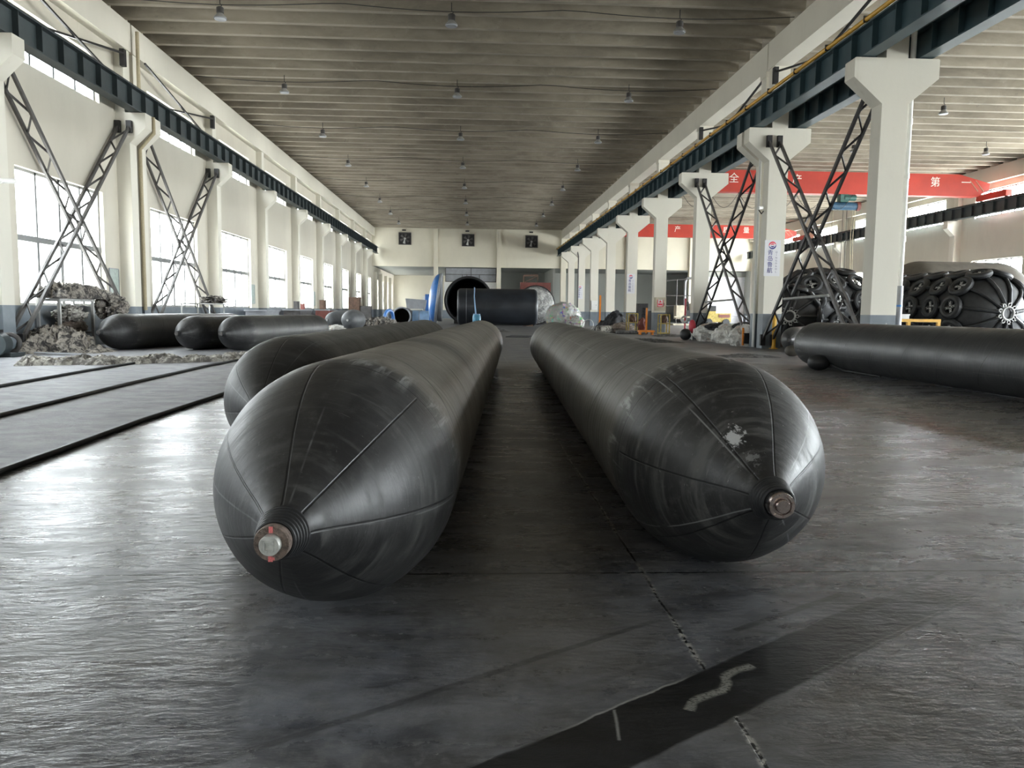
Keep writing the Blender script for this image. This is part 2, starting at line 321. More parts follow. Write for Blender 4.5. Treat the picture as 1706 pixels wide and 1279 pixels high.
# ------------------------------------------------------------------ geometry helpers
class B:
    def __init__(s): s.v = []; s.f = []
    def add(s, vs, fs):
        o = len(s.v); s.v += [Vector(v) for v in vs]; s.f += [tuple(i + o for i in f) for f in fs]; return s
    def box(s, x0, x1, y0, y1, z0, z1):
        return s.add([(x, y, z) for x in (x0, x1) for y in (y0, y1) for z in (z0, z1)],
                     [(0,1,3,2),(4,6,7,5),(0,4,5,1),(2,3,7,6),(0,2,6,4),(1,5,7,3)])
    def bar(s, p, q, w=.05, h=None, up=(0,0,1)):
        h = h or w; p, q = Vector(p), Vector(q); d = (q - p).normalized(); u = Vector(up)
        if abs(d.dot(u)) > .98: u = Vector((1,0,0))
        a = d.cross(u).normalized(); b = a.cross(d)
        c = [(-1,-1),(1,-1),(1,1),(-1,1)]
        vs = [e + a * (i * w / 2) + b * (j * h / 2) for e in (p, q) for i, j in c]
        return s.add(vs, [(3,2,1,0),(4,5,6,7),(0,1,5,4),(1,2,6,5),(2,3,7,6),(3,0,4,7)])
    def tube(s, pts, r, n=10, cap=True):
        pts = [Vector(p) for p in pts]; rs = r if isinstance(r, (list, tuple)) else [r] * len(pts)
        vs, fs = [], []; ref = None
        for i, p in enumerate(pts):
            d = (pts[min(i + 1, len(pts) - 1)] - pts[max(i - 1, 0)]).normalized()
            if ref is None: ref = Vector((0,0,1)) if abs(d.z) < .9 else Vector((1,0,0))
            a = d.cross(ref).normalized(); b = a.cross(d); ref = b
            for k in range(n):
                t = 2 * PI * k / n; vs.append(p + (a * math.cos(t) + b * math.sin(t)) * rs[i])
        for i in range(len(pts) - 1):
            for k in range(n):
                k2 = (k + 1) % n; fs.append((i*n+k, i*n+k2, (i+1)*n+k2, (i+1)*n+k))
        if cap: fs.append(tuple(range(n))[::-1]); fs.append(tuple((len(pts)-1)*n + k for k in range(n)))
        return s.add(vs, fs)
    def cyl(s, p, q, r, r2=None, n=20): return s.tube([p, q], [r, r if r2 is None else r2], n)
    def lathe(s, prof, n=32, M4=None, cap=True, mod=None):     # prof: (along z, radius)
        vs, fs = [], []
        for a, r in prof:
            for k in range(n):
                t = 2 * PI * k / n; v = Vector((r * math.cos(t), r * math.sin(t), a))
                if mod: v = mod(v)
                vs.append(M4 @ v if M4 else v)
        for i in range(len(prof) - 1):
            for k in range(n):
                k2 = (k + 1) % n; fs.append((i*n+k, i*n+k2, (i+1)*n+k2, (i+1)*n+k))
        if cap: fs.append(tuple(range(n))[::-1]); fs.append(tuple((len(prof)-1)*n + k for k in range(n)))
        return s.add(vs, fs)
    def prism(s, poly, y0, y1):                               # poly in (x, z), pushed along y
        n = len(poly); vs = [(x, y0, z) for x, z in poly] + [(x, y1, z) for x, z in poly]
        return s.add(vs, [tuple(range(n)), tuple(range(2*n-1, n-1, -1))] + [(i, i+n, (i+1)%n+n, (i+1)%n) for i in range(n)])
    def torus(s, R0, r, n=24, m=10, M4=None):
        vs, fs = [], []
        for i in range(n):
            a = 2*PI*i/n
            for j in range(m):
                b = 2*PI*j/m; v = Vector(((R0 + r*math.cos(b))*math.cos(a), (R0 + r*math.cos(b))*math.sin(a), r*math.sin(b)))
                vs.append(M4 @ v if M4 else v)
        for i in range(n):
            for j in range(m): fs.append((i*m+j, ((i+1)%n)*m+j, ((i+1)%n)*m+(j+1)%m, i*m+(j+1)%m))
        return s.add(vs, fs)
    def heap(s, x0, x1, y0, y1, hf, nx=60, ny=40, amp=.05, fr=3., z0=0, seed=0):
        """a crumpled sheet or pile over a rectangle: hf(u,v) gives the height, the skirt falls to z0"""
        vs, fs = [], []
        for i in range(nx + 1):
            for j in range(ny + 1):
                u, v = i / nx, j / ny
                ed = min(1, min(u, 1-u, v, 1-v) * 9)
                x = x0 + (x1-x0)*u; y = y0 + (y1-y0)*v
                q = Vector((x*fr + seed, y*fr, seed))
                w = noise.noise_vector(q*.6)
                x += w.x*amp*2.2; y += w.y*amp*2.2
                rid = 1 - abs(noise.noise(q)*2); rid2 = 1 - abs(noise.noise(q*2.3)*2)
                h = hf(u, v)
                z = z0 + max(0.006, h + ((rid - .5)*amp*1.5 + (rid2 - .5)*amp*.8) * min(1, h*6)) * (ed ** .5)
                vs.append((x, y, z))
        for i in range(nx):
            for j in range(ny):
                a = i*(ny+1)+j; fs.append((a, a+ny+1, a+ny+2, a+1))
        b = len(vs); vs += [(x0, y0, z0), (x1, y0, z0), (x1, y1, z0), (x0, y1, z0)]; fs.append((b, b+3, b+2, b+1))
        return s.add(vs, fs)
    def blob(s, c, rx, ry, rz, amp=.1, fr=2., nu=28, nv=16, floor=None, seed=0):
        vs, fs = [], []; c = Vector(c)
        for i in range(nv + 1):
            th = PI * i / nv
            for k in range(nu):
                ph = 2*PI*k/nu
                d = Vector((math.sin(th)*math.cos(ph), math.sin(th)*math.sin(ph), math.cos(th)))
                q = d*fr + Vector((seed, seed*2, seed))
                m = 1 + amp*(1 - abs(noise.noise(q))*2.4) + amp*.4*noise.noise(q*3)
                v = c + Vector((d.x*rx*m, d.y*ry*m, d.z*rz*m))
                if floor is not None: v.z = max(v.z, floor)
                vs.append(v)
        for i in range(nv):
            for k in range(nu): fs.append((i*nu+k, (i+1)*nu+k, (i+1)*nu+(k+1)%nu, i*nu+(k+1)%nu))
        return s.add(vs, fs)

def mesh(name, b, off=Vector((0,0,0)), smooth=True):
    me = bpy.data.meshes.new(name); me.from_pydata([tuple(v - off) for v in b.v], [], b.f); me.validate()
    if smooth:
        me.polygons.foreach_set('use_smooth', [True]*len(me.polygons))
        try: me.set_sharp_from_angle(angle=math.radians(35))
        except Exception: pass
    me.update(); return me
def tag(o, label=None, cat=None, group=None, kind=None):
    for k, v in (('label', label), ('category', cat), ('group', group), ('kind', kind)):
        if v: o[k] = v
    return o
def wpos(o):
    p = Vector(o.location); q = o.parent
    while q: p += Vector(q.location); q = q.parent
    return p
def part(name, b, mat, parent, local=False, smooth=True, label=None):
    off = Vector((0,0,0)) if local else wpos(parent)
    o = bpy.data.objects.new(name, mesh(name, b, off, smooth)); C.objects.link(o)
    o.data.materials.append(mat); o.parent = parent
    if label: o['label'] = label
    return o
def top(name, b, mat, label=None, cat=None, group=None, kind=None, smooth=True, world=False):
    if world: off = Vector((0,0,0))
    else:
        xs = [v.x for v in b.v]; ys = [v.y for v in b.v]
        off = Vector(((min(xs)+max(xs))/2, (min(ys)+max(ys))/2, min(v.z for v in b.v)))
    o = bpy.data.objects.new(name, mesh(name, b, off, smooth)); C.objects.link(o); o.location = off
    o.data.materials.append(mat); return tag(o, label, cat, group, kind)
def thing(name, loc, label=None, cat=None, group=None, rz=0, kind=None):
    o = bpy.data.objects.new(name, None); C.objects.link(o); o.location = loc; o.rotation_euler = (0,0,rz)
    o.empty_display_size = .1
    return tag(o, label, cat, group, kind)
def dup(root, loc, label, group=None, rz=None):
    def cp(o, par):
        c = o.copy(); C.objects.link(c); c.parent = par
        for ch in [k for k in bpy.data.objects if k.parent == o]: cp(ch, c)
        return c
    r = cp(root, None); r.location = loc; r['label'] = label
    if group: r['group'] = group
    if rz is not None: r.rotation_euler = (0,0,rz)
    return r
def struct(name, b, mat, smooth=False): return top(name, b, mat, kind='structure', smooth=smooth, world=True)
def text_mesh(body, size, depth=.004):
    cu = bpy.data.curves.new('lettering', 'FONT'); cu.body = body; cu.size = size; cu.extrude = depth; cu.align_x = 'CENTER'; cu.align_y = 'CENTER'
    t = bpy.data.objects.new('lettering', cu); C.objects.link(t)
    bpy.context.view_layer.update()
    me = bpy.data.meshes.new_from_object(t.evaluated_get(bpy.context.evaluated_depsgraph_get()))
    C.objects.unlink(t); bpy.data.objects.remove(t); return me
def lettering(name, body, size, loc, mat, parent, depth=.004):        # upright, facing -Y
    me = text_mesh(body, size, depth)
    me.transform(Matrix.Translation(Vector(loc) - wpos(parent)) @ Matrix.Rotation(PI/2, 4, 'X'))
    o = bpy.data.objects.new(name, me); C.objects.link(o); me.materials.clear(); me.materials.append(mat); o.parent = parent
    return o

# ------------------------------------------------------------------ the hall
H = 6.23; CEIL = 8.70; BACK = 74.5; WL = -9.75; WR = 26.97; FRONT = -14.0; FAR = 94.3; T = .42
ROW = [-10.4, -3.85, 2.7, 9.25, 15.85, 21.9, 22.5, 29.0, 35.5, 42.0, 48.55, 55.2, 61.9, 68.5]
struct('floor', B().add([(-10.2, FRONT, 0), (27.4, FRONT, 0), (27.4, FAR+.3, 0), (-10.2, FAR+.3, 0)], [(0,1,2,3)]), M['floor'])
b = B().box(-10.2, 27.4, FRONT-.3, BACK+.3, 9.02, 9.3)
y = FRONT
while y < BACK:
    for (xa, xb) in ((WL, 8.35), (8.85, WR)):
        b.prism([(xa, 0), (xb, 0), (xb, 0), (xa, 0)], y, y) if 0 else None
        y0, y1 = y - .085, y + .085
        b.add([(xa, y0, CEIL), (xb, y0, CEIL), (xb, y1, CEIL), (xa, y1, CEIL), (xa, y0-.04, 9.03), (xb, y0-.04, 9.03), (xb, y1+.04, 9.03), (xa, y1+.04, 9.03)],
              [(0,1,2,3),(4,7,6,5),(0,4,5,1),(1,5,6,2),(2,6,7,3),(3,7,4,0)])
    y += 1.0
struct('ceiling', b, M['ceiling'])

BAYS = []
for a, c in zip(ROW, ROW[1:]):
    if c - a < 1: continue
    BAYS.append((a + T + c) / 2)
BAYS = [BAYS[0] - 0] + BAYS[1:]
HW = 1.95
def side_wall(name, xa, xb, inner, z_hi, x_beam, strip_top):
    b = B(); ys = [FRONT]
    for c in BAYS + [71.7]: ys += [c - HW, c + HW]
    ys.append(BACK if name != 'wall_left' else BACK)
    for i in range(0, len(ys) - 1, 2): b.box(xa, xb, ys[i], ys[i+1], 0, 9.02)
    for i in range(1, len(ys) - 1, 2):
        for z0, z1 in ((0, 1.0), (3.97, H), (strip_top, 9.02)): b.box(xa, xb, ys[i], ys[i+1], z0, z1)
    struct(name, b, M['wall'])
side_wall('wall_left', WL - .32, WL, WL, 0, 0, 7.38)
side_wall('wall_right', WR, WR + .32, WR, 0, 0, 7.62)
wn = [0]
def window(x, yc, z0, z1, w=HW, transom=None, side=-1, nv=4):
    wn[0] += 1; f = B(); xo = x + side * .14
    t = .035
    def r(y0, y1, a, c, d=.05): f.box(xo - d/2, xo + d/2, y0, y1, a, c)
    r(yc-w, yc-w+.06, z0, z1); r(yc+w-.06, yc+w, z0, z1); r(yc-w, yc+w, z0, z0+.06); r(yc-w, yc+w, z1-.06, z1)
    if transom:
        r(yc-w, yc+w, transom-.065, transom+.065, .08); r(yc-.065, yc+.065, z0, transom, .08)
        for k in (-1, 1):
            r(yc+k*w/2-.045, yc+k*w/2+.045, z0, transom, .06); r(yc+k*w/2-.035, yc+k*w/2+.035, transom, z1)
        r(yc-.04, yc+.04, transom, z1)
    else:
        for k in range(1, nv): yy = yc - w + 2*w*k/nv; r(yy-.035, yy+.035, z0, z1)
    o = thing('window_%d' % wn[0], (xo, yc, z0), kind='structure')
    part('window_frame', f, M['frame'], o, smooth=False)
    part('window_pane', B().box(xo-.004, xo+.004, yc-w+.03, yc+w-.03, z0+.03, z1-.03), M['glass'], o, smooth=False)
for c in BAYS + [71.7]:
    window(WL, c, 1.0, 3.97, transom=2.47, side=-1); window(WL, c, H, 7.38, side=-1)
    window(WR, c, 1.0, 3.97, transom=2.47, side=1); window(WR, c, H, 7.62, side=1)

# roof beams (each side of the expansion joint is its own beam)
for nm, x0, x1 in (('left', WL, -9.46), ('middle', 8.35, 8.86), ('right', 26.68, WR)):
    for y0, y1 in ((FRONT, 22.36), (22.44, BACK)):
        b = B().box(x0, x1, y0, y1, 7.93, CEIL + (.0 if nm == 'middle' else 0))
        for ya in ROW:      # shallow haunches at the columns
            if y0 <= ya < y1 - 1 and nm == 'middle': b.prism([(x0, 7.94), (x0, 7.80), (x1, 7.80), (x1, 7.94)], max(y0, ya - .02), min(y1, ya + T + .02))
        struct('trim_%s_roof_beam' % nm, b, M['beam'])
# back wall: pilasters, lintel over the rear room, header
b = B().box(-10.07, 27.3, BACK, BACK + .3, 5.12, 9.02)
for x in (-3.68, 2.34): b.box(x - .2, x + .2, BACK - .28, BACK, 0, CEIL)
for x in (-3.68, 2.34): b.box(x - .2, x + .2, BACK, BACK + .3, 0, 5.2)
for x in (8.3, 14.6, 20.8): b.box(x, x + .5, BACK - .28, BACK + .3, 0, CEIL)
struct('wall_back', b, M['backwall'])
t = thing('header_panel', (-.35, BACK + .36, 3.72), 'grey sheet panel under the lintel between the two back pilasters', 'panel')
part('sheet', B().box(-2.8, 2.1, BACK + .32, BACK + .40, 3.72, 5.08), M['greysheet'], t, smooth=False)
for z in (3.72, 4.40, 5.02): part('frame_rail', B().box(-2.8, 2.1, BACK + .26, BACK + .32, z, z + .06), M['steel'], t, smooth=False)
for x in (-2.8, -1.2, -.75, -.35, .45, 2.05): part('frame_post', B().box(x, x + .06, BACK + .26, BACK + .32, 3.72, 5.08 if x in (-2.8, 2.05, -.35) else 4.4), M['steel'], t, smooth=False)
part('sill_panel', B().box(-2.9, 2.1, BACK + .32, BACK + .42, 2.4, 3.70), M['white'], t, smooth=False)
b = B().box(-10.07, 27.3, FAR, FAR + .3, 0, 5.4); struct('wall_rear', b, M['backwall'])
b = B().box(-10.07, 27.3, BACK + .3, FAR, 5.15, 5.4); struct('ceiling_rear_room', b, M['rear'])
b = B(); ys = [BACK] + [v for c in (78, 82.5, 87, 91.5) for v in (c-1.2, c+1.2)] + [FAR]
for i in range(0, len(ys), 2): b.box(WL-.32, WL, ys[i], ys[i+1], 0, 5.4)
for i in range(1, len(ys)-1, 2): b.box(WL-.32, WL, ys[i], ys[i+1], 0, 1.0).box(WL-.32, WL, ys[i], ys[i+1], 3.97, 5.4)
for c in (BACK+1.2, 80.2, 84.7, 89.2): b.box(WL, WL+.3, c-.2, c+.2, 0, 4.6)
struct('wall_rear_left', b, M['wall'])
for c in (78, 82.5, 87, 91.5): window(WL, c, 1.0, 3.97, w=1.2, transom=2.47, side=-1)
b = B().box(2.6, 27.3, 84, 84.3, 0, 5.15).box(7.6, 7.8, BACK+.3, 84, 0, 5.15).box(WR, WR+.3, BACK, 84, 0, 5.4)
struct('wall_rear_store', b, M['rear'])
struct('wall_behind', B().box(-10.07, 27.3, FRONT - .3, FRONT, 0, 9.02), M['wall'])
# roller door at the end of the second aisle
d = thing('door_1', (25.6, 76.2, 0), kind='structure'); b = B(); z = .02
while z < 4.6: b.box(23.3, 27.0, 76.17 + (.03 if int(z/.12) % 2 else 0), 76.23, z, z + .115); z += .12
part('door_curtain', b, M['shutter'], d, smooth=False)
part('door_guide', B().box(23.15, 23.3, 76.1, 76.3, 0, 5.1), M['greysheet'], d, smooth=False)
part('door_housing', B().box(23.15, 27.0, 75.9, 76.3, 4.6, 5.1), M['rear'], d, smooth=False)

# ------------------------------------------------------------------ columns
def corbel_poly(x0, x1, c0, c1):       # lower shaft x0..x1, corbel c0..c1
    return [(x0, 0), (x1, 0), (x1, 5.32), (c1, 5.84), (c1, H-.02), (c1-.02, H), (c0+.02, H), (c0, H-.02), (c0, 5.84), (x0, 5.32)]
def column(y, side, label, group):
    if side == 'mid':
        lo, hi = corbel_poly(8.33, 8.88, 7.72, 9.50), (8.38, 8.84)
    elif side == 'left': lo, hi = [(WL, 0), (-9.38, 0), (-9.38, 5.42), (-8.95, 5.84), (-8.95, H), (WL, H)], (WL, -9.50)
    else: lo, hi = [(WR, 0), (WR, H), (26.17, H), (26.17, 5.84), (26.6, 5.42), (26.6, 0)], (26.72, WR)
    xc = (lo[0][0] + lo[1][0]) / 2 if side == 'mid' else lo[0][0]
    t = thing('concrete_column', (xc, y + T/2, 0), label, 'column', group)
    b = B().prism(lo, y, y + T)
    part('lower_shaft', b, M['column'], t, smooth=False)
    part('upper_shaft', B().box(hi[0], hi[1], y + .02, y + T - .02, H, 7.93 if side == 'mid' else 7.94), M['column'], t, smooth=False)
    return t
LAB = {15.85: 'white column with wide two-sided corbel and white downpipe, beside the yellow floor barrier',
       21.9: 'white two-sided corbel column with the large company sign and yellow post at its foot',
       22.5: 'white corbel column close behind the one with the large company sign, across a narrow gap',
       29.0: 'white two-sided corbel column with a red buoy at its foot',
       35.5: 'white two-sided corbel column carrying the brown fuse box with red warning label',
       42.0: 'white two-sided corbel column with a small company sign, next beyond the fuse box column',
       48.55: 'white two-sided corbel column with grey dado next beyond the dark tarp heap',
       55.2: 'white corbel column with a white electric cabinet and cable down its side',
       61.9: 'white corbel column with the most distant company sign',
       68.5: 'white corbel column last of the middle row before the back wall'}
for i, y in enumerate(ROW):
    if y < 5: continue
    if y in LAB: column(y, 'mid', LAB[y], 'two-sided corbel columns between the aisles')
    else: column(y, 'mid', 'white two-sided corbel column close to the camera outside the right edge', 'two-sided corbel columns between the aisles')
vis = [y for y in ROW if y > 9]
for i, y in enumerate(vis):
    column(y, 'left', 'white half column on the window wall, %s from the near end' % ORD[i], 'half columns on the window wall')
for i, y in enumerate([y for y in ROW if y > 22]):
    column(y, 'right', 'cream half column on the far side wall of the second aisle, %s from the near end' % ORD[i], 'half columns on the far side wall')

# ------------------------------------------------------------------ crane runway girders
def girder(xc, mat, label, pipe=False, plate=False, y0=FRONT+.2, y1=BACK-.4, both=True):
    t = thing('crane_girder', (xc, y0, H+.02), label, 'girder', 'crane runway girders')
    z0, z1 = H + .02, H + .62
    b = B().box(xc-.15, xc+.15, y0, y1, z0, z0+.03).box(xc-.15, xc+.15, y0, y1, z1-.03, z1).box(xc-.012, xc+.012, y0, y1, z0+.03, z1-.03)
    y = y0 + .4
    while y < y1: b.box(xc-.135, xc+.135, y-.008, y+.008, z0+.03, z1-.03); y += .85
    part('beam', b, mat, t, smooth=False)
    part('rail', B().box(xc-.035, xc+.035, y0, y1, z1, z1+.09), M['darksteel'], t, smooth=False)
    if pipe:
        part('conductor_pipe', B().cyl((xc-.17, y0, z1+.06), (xc-.17, y1, z1+.06), .045, n=12), M['yellow'], t, label='yellow conductor pipe')
        y = y0 + .6
        while y < y1: part('pipe_clip', B().box(xc-.225, xc-.10, y-.015, y+.015, z1, z1+.13), M['darksteel'], t, smooth=False); y += 1.7
    if plate:
        part('walkway_plate', B().box(xc+.16, 8.34, y0, y1, z0+.16, z0+.20), M['concrete'], t, smooth=False)
    return t
girder(-9.22, M['girdergrey'], 'dark grey crane runway girder along the window wall')
girder(8.0, M['bluegirder'], 'teal crane runway girder with yellow pipe facing the main aisle', True, True)
girder(9.22, M['bluegirder'], 'dark teal crane runway girder on the far side of the middle columns')
girder(26.4, M['girdergrey'], 'dark grey crane runway girder high on the far side wall')

# ------------------------------------------------------------------ lattice braces between columns
def lattice(xa, xb, p, q, label, mat):       # p, q: (y, z) ends
    t = thing('lattice_brace', ((xa+xb)/2, q[0], q[1]), label, 'brace', 'lattice cross braces between columns')
    for x in (xa, xb): part('chord', B().bar((x, *p), (x, *q), .055, .085), mat, t, smooth=False)
    L = math.hypot(p[0]-q[0], p[1]-q[1]); n = int(L / .52); z = B()
    P = lambda k: (p[0] + (q[0]-p[0])*k, p[1] + (q[1]-p[1])*k)
    for k in range(n):
        a, c = P((k+.3)/(n+.6)), P((k+1.3)/(n+.6))
        x0, x1 = (xa, xb) if k % 2 else (xb, xa)
        z.bar((x0, *a), (x1, *c), .03, .045)
    part('lacing', z, mat, t, smooth=False)
    for e in (p, q):
        for x in (xa, xb): part('end_bracket', B().box(x-.07, x+.07, e[0]-.05, e[0]+.05, e[1]-.16, e[1]+.16), M['darksteel'], t, smooth=False)
    return t
for y0, y1, w in ((15.85+T, 21.9, 'nearest bay'), (22.5+T, 29.0, 'second bay')):
    for xa, xb, s in ((-9.66, -9.36, 'window wall'), (8.28, 8.58, 'middle column row')):
        m = M['steel']
        lattice(xa, xb, (y1-.06, 5.84), (y0+.12, .25), 'grey lattice brace rising away from the camera, %s of the %s' % (w, s), m)
        lattice(xa+.02, xb+.02, (y0+.06, 5.84), (y1-.12, .25), 'grey lattice brace falling away from the camera, %s of the %s' % (w, s), M['darksteel'] if s[0] == 'm' else m)
        if s[0] == 'm':
            top('tie_bar', B().cyl((xa+.06, y0+1.55, 1.45), (xa+.06, y1-1.45, 1.40), .035, n=10), M['palesteel'],
                'pale round tie bar across the lattice braces in the %s' % w, 'bar')
    for x, s in ((-9.42, 'window wall'), (8.42, 'middle column row')):
        t = thing('upper_brace', (x, y1-.1, 7.0), 'dark steel rod brace above the crane girder, %s of the %s' % (w, s), 'brace', 'upper rod braces')
        part('rod', B().bar((x, y1-.06, 7.75), (x, y0+.1, 6.75), .05), M['darksteel'], t, smooth=False)
        part('rod', B().bar((x+.05, y0+.1, 7.85), (x+.05, y1-.1, 6.75), .05), M['darksteel'], t, smooth=False)
        part('bracket', B().box(x-.10, x+.02, y1-.14, y1+.02, 7.42, 7.86), M['darksteel'], t, smooth=False)

# ------------------------------------------------------------------ overhead crane bridges
def hanzi(t, s, x, z, y):
    return lettering('lettering', s, .52, (x, y, z), M['text'], t)
def bridge(y, chars, zt, zb, label, m):
    x0, x1 = 9.35, 26.3
    t = thing('crane_bridge', ((x0+x1)/2, y, zb), label, 'crane', 'red bridge cranes in the second aisle')
    poly = [(x0, zt-.55), (x0+1.7, zt), (x1-1.9, zt), (x1-.3, zt-.42), (x1-.3, zt-.72), (x1-.9, zb), (x0+.9, zb), (x0, zb+.35)]
    part('box_girder', B().prism(poly, y, y+.5), m, t, smooth=False)
    for xc in (9.22, 26.4):
        part('end_carriage', B().box(xc-.16, xc+.16, y-.9, y+1.4, H+.74, H+1.05), m, t, smooth=False)
        for yy in (y-.7, y+1.2): part('wheel', B().cyl((xc-.06, yy, H+.86), (xc+.06, yy, H+.86), .15, n=16), M['darksteel'], t)
    for k, (s, x) in enumerate(chars): hanzi(t, s, x, zb + (zt-zb)*.60, y - .012)
    for dx in (0, .3): part('rib_mark', B().bar((x1-1.35+dx, y-.01, zt-.30), (x1-.9+dx, y-.01, zb+.25), .02, .02), M['rope'], t, smooth=False)
    return t
def spread(s, x0, dx): return [(c, x0 + dx*i) for i, c in enumerate(s)]
ch1 = spread('安全生产', 11.25, 1.60) + spread('质量第一', 19.95, 1.60)
bridge(38.4, ch1, 8.10, 7.02, 'red bridge crane with white characters, the nearer of two', M['red'])
ch2 = spread('安全生产', 11.3, 1.65) + spread('质量第一', 20.2, 1.65)
bridge(61.8, ch2, 8.05, 7.05, 'red bridge crane with white characters, the one near the back wall', M['red'])
# hoist on the nearer bridge
hx, hy, hz = 18.70, 38.65, 6.46
t = thing('chain_hoist', (hx, hy, hz), 'blue and green electric hoist hanging under the nearer red crane', 'hoist')
part('drum', B().cyl((hx-.75, hy, hz), (hx+.55, hy, hz), .20, n=24), M['navy'], t)
part('motor', B().cyl((hx-.15, hy-.1, hz+.40), (hx+.45, hy-.1, hz+.40), .15, n=20).box(hx-.35, hx+.05, hy-.2, hy+.2, hz+.18, hz+.58), M['teal'], t)
part('end_cap', B().cyl((hx+.55, hy, hz), (hx+.72, hy, hz), .23, n=24), M['maroon'], t)
for dx in (-.1, .1): part('hoist_rope', B().cyl((hx+dx, hy, hz-.2), (hx+dx, hy, 2.6), .012, n=6), M['cable'], t)
for k, dx in enumerate((-.7, .3, .42)): part('pendant_cable', B().tube([(hx+dx, hy-.2, hz-.2), (hx+dx-.05, hy-.2, hz-1.5), (hx+dx+.03, hy-.2, 3.4 - k*.5)], .014, 6), M['rope'], t)
# festoon cables under the bridge
b = B()
for k in range(6):
    xs = 10.2 + k*1.45; b.tube([(xs + 1.45*u, 38.35, 6.98 - .75*math.sin(PI*u)) for u in [i/8 for i in range(9)]], .013, 5, False)
top('festoon_cable', b, M['cable'], 'thin cable hanging in loops below the nearer red crane', 'cable')

# ------------------------------------------------------------------ ceiling lamps and their wires
def lamp(x, y):
    z = 8.12; t = thing('hanging_lamp', (x, y, z), 'x', 'lamp', 'x')
    part('hook', B().tube([(x, y, 8.70), (x, y, 8.5), (x+.04, y, 8.46), (x, y, 8.40), (x, y, 8.30)], .012, 6), M['cable'], t)
    part('ballast', B().lathe([(0, .06), (.02, .09), (.14, .09), (.17, .05)], 14, Matrix.Translation((x, y, z+.14))), M['steel'], t)
    part('shade', B().lathe([(0, .16), (.03, .155), (.12, .07), (.16, .06)], 20, Matrix.Translation((x, y, z+.02)), cap=False), M['palesteel'], t)
    part('lens', B().lathe([(0, .14), (.02, .15)], 20, Matrix.Translation((x, y, z))), M['greysheet'], t)
    return t
rows = [20.2 + 6.5*k for k in range(9)]; first = None
def one_lamp(x, y, lab, grp):
    global first
    if first is None: first = lamp(x, y); first['label'] = lab; first['group'] = grp
    else: dup(first, (x, y, 8.12), lab, grp)
for k, y in enumerate(rows[:8]):
    for x, s in ((-6.35, 'the line by the window wall'), (-.62, 'the middle line'), (5.2, 'the line by the columns')):
        one_lamp(x, y, 'small hanging ceiling lamp, %s in %s' % (ORD[k], s), 'hanging lamps over the main aisle')
    b = B(); pts = []
    for i in range(33):
        u = i/32; x = -9.3 + 17.5*u; pts.append((x, y+.04, 8.62 - .13*abs(math.sin(u*PI*3))))
    b.tube(pts, .011, 5); top('lamp_wire', b, M['cable'], 'thin wire across the ceiling feeding the %s lamp row' % ORD[k], 'wire', 'lamp wires over the main aisle')
for k, (x, y) in enumerate([(16.6, 27.3), (22.6, 33.8), (16.6, 33.8), (11.2, 33.8), (22.6, 40.3)]):
    one_lamp(x, y, 'small lamp over the second aisle, ' + ['the closest', 'by the far wall, ahead of the red crane', 'in the middle line ahead of the red crane', 'beside the columns ahead of the red crane', 'by the far wall, past the red crane'][k], 'hanging lamps over the second aisle')

# ------------------------------------------------------------------ exhaust fans on the back wall
FX = [(-6.62, 7.72), (-.62, 7.66), (5.45, 7.62)]; fan0 = None
for k, (x, z) in enumerate(FX):
    lab = ['square exhaust fan high on the back wall, left one', 'square exhaust fan high on the back wall, middle one', 'square exhaust fan high on the back wall, right one'][k]
    if fan0 is None:
        y = BACK - .02; fan0 = t = thing('exhaust_fan', (x, y, z-.58), lab, 'fan', 'exhaust fans on the back wall')
        b = B().box(x-.6, x+.6, y-.12, y, z-.58, z-.52).box(x-.6, x+.6, y-.12, y, z+.52, z+.58).box(x-.6, x-.54, y-.12, y, z-.58, z+.58).box(x+.54, x+.6, y-.12, y, z-.58, z+.58)
        part('frame', b, M['steel'], t, smooth=False)
        part('louvre', B().box(x-.54, x+.54, y-.02, y, z-.52, z+.52), M['darksteel'], t, smooth=False)
        part('hub', B().cyl((x, y-.10, z), (x, y-.03, z), .1, n=16), M['palesteel'], t)
        for i in range(6):
            a = i*PI/3 + .3; e = Vector((math.cos(a), 0, math.sin(a))); f = Vector((-e.z, 0, e.x))
            c = Vector((x, y-.07, z)); u = Vector((0, .03, 0))
            part('blade', B().add([c+e*.08-f*.04-u, c+e*.08+f*.04+u, c+e*.47+f*.14+u, c+e*.47-f*.10-u], [(0,1,2,3)]), M['palesteel'] if i in (4,) else M['steel'], t, smooth=False)  # the single pale blade stands in for bright slits of daylight
    else: dup(fan0, (x, BACK - .02, z-.58), lab)
for k, x in enumerate((-6.7, -.7, 5.4)):
    top('wall_lamp', B().box(x-.18, x+.18, BACK-.22, BACK-.02, 8.45, 8.56), M['darksteel'], 'tiny dark lamp on the back wall above the %s fan' % ('left', 'middle', 'right')[k], 'lamp', 'lamps above the fans', smooth=False)

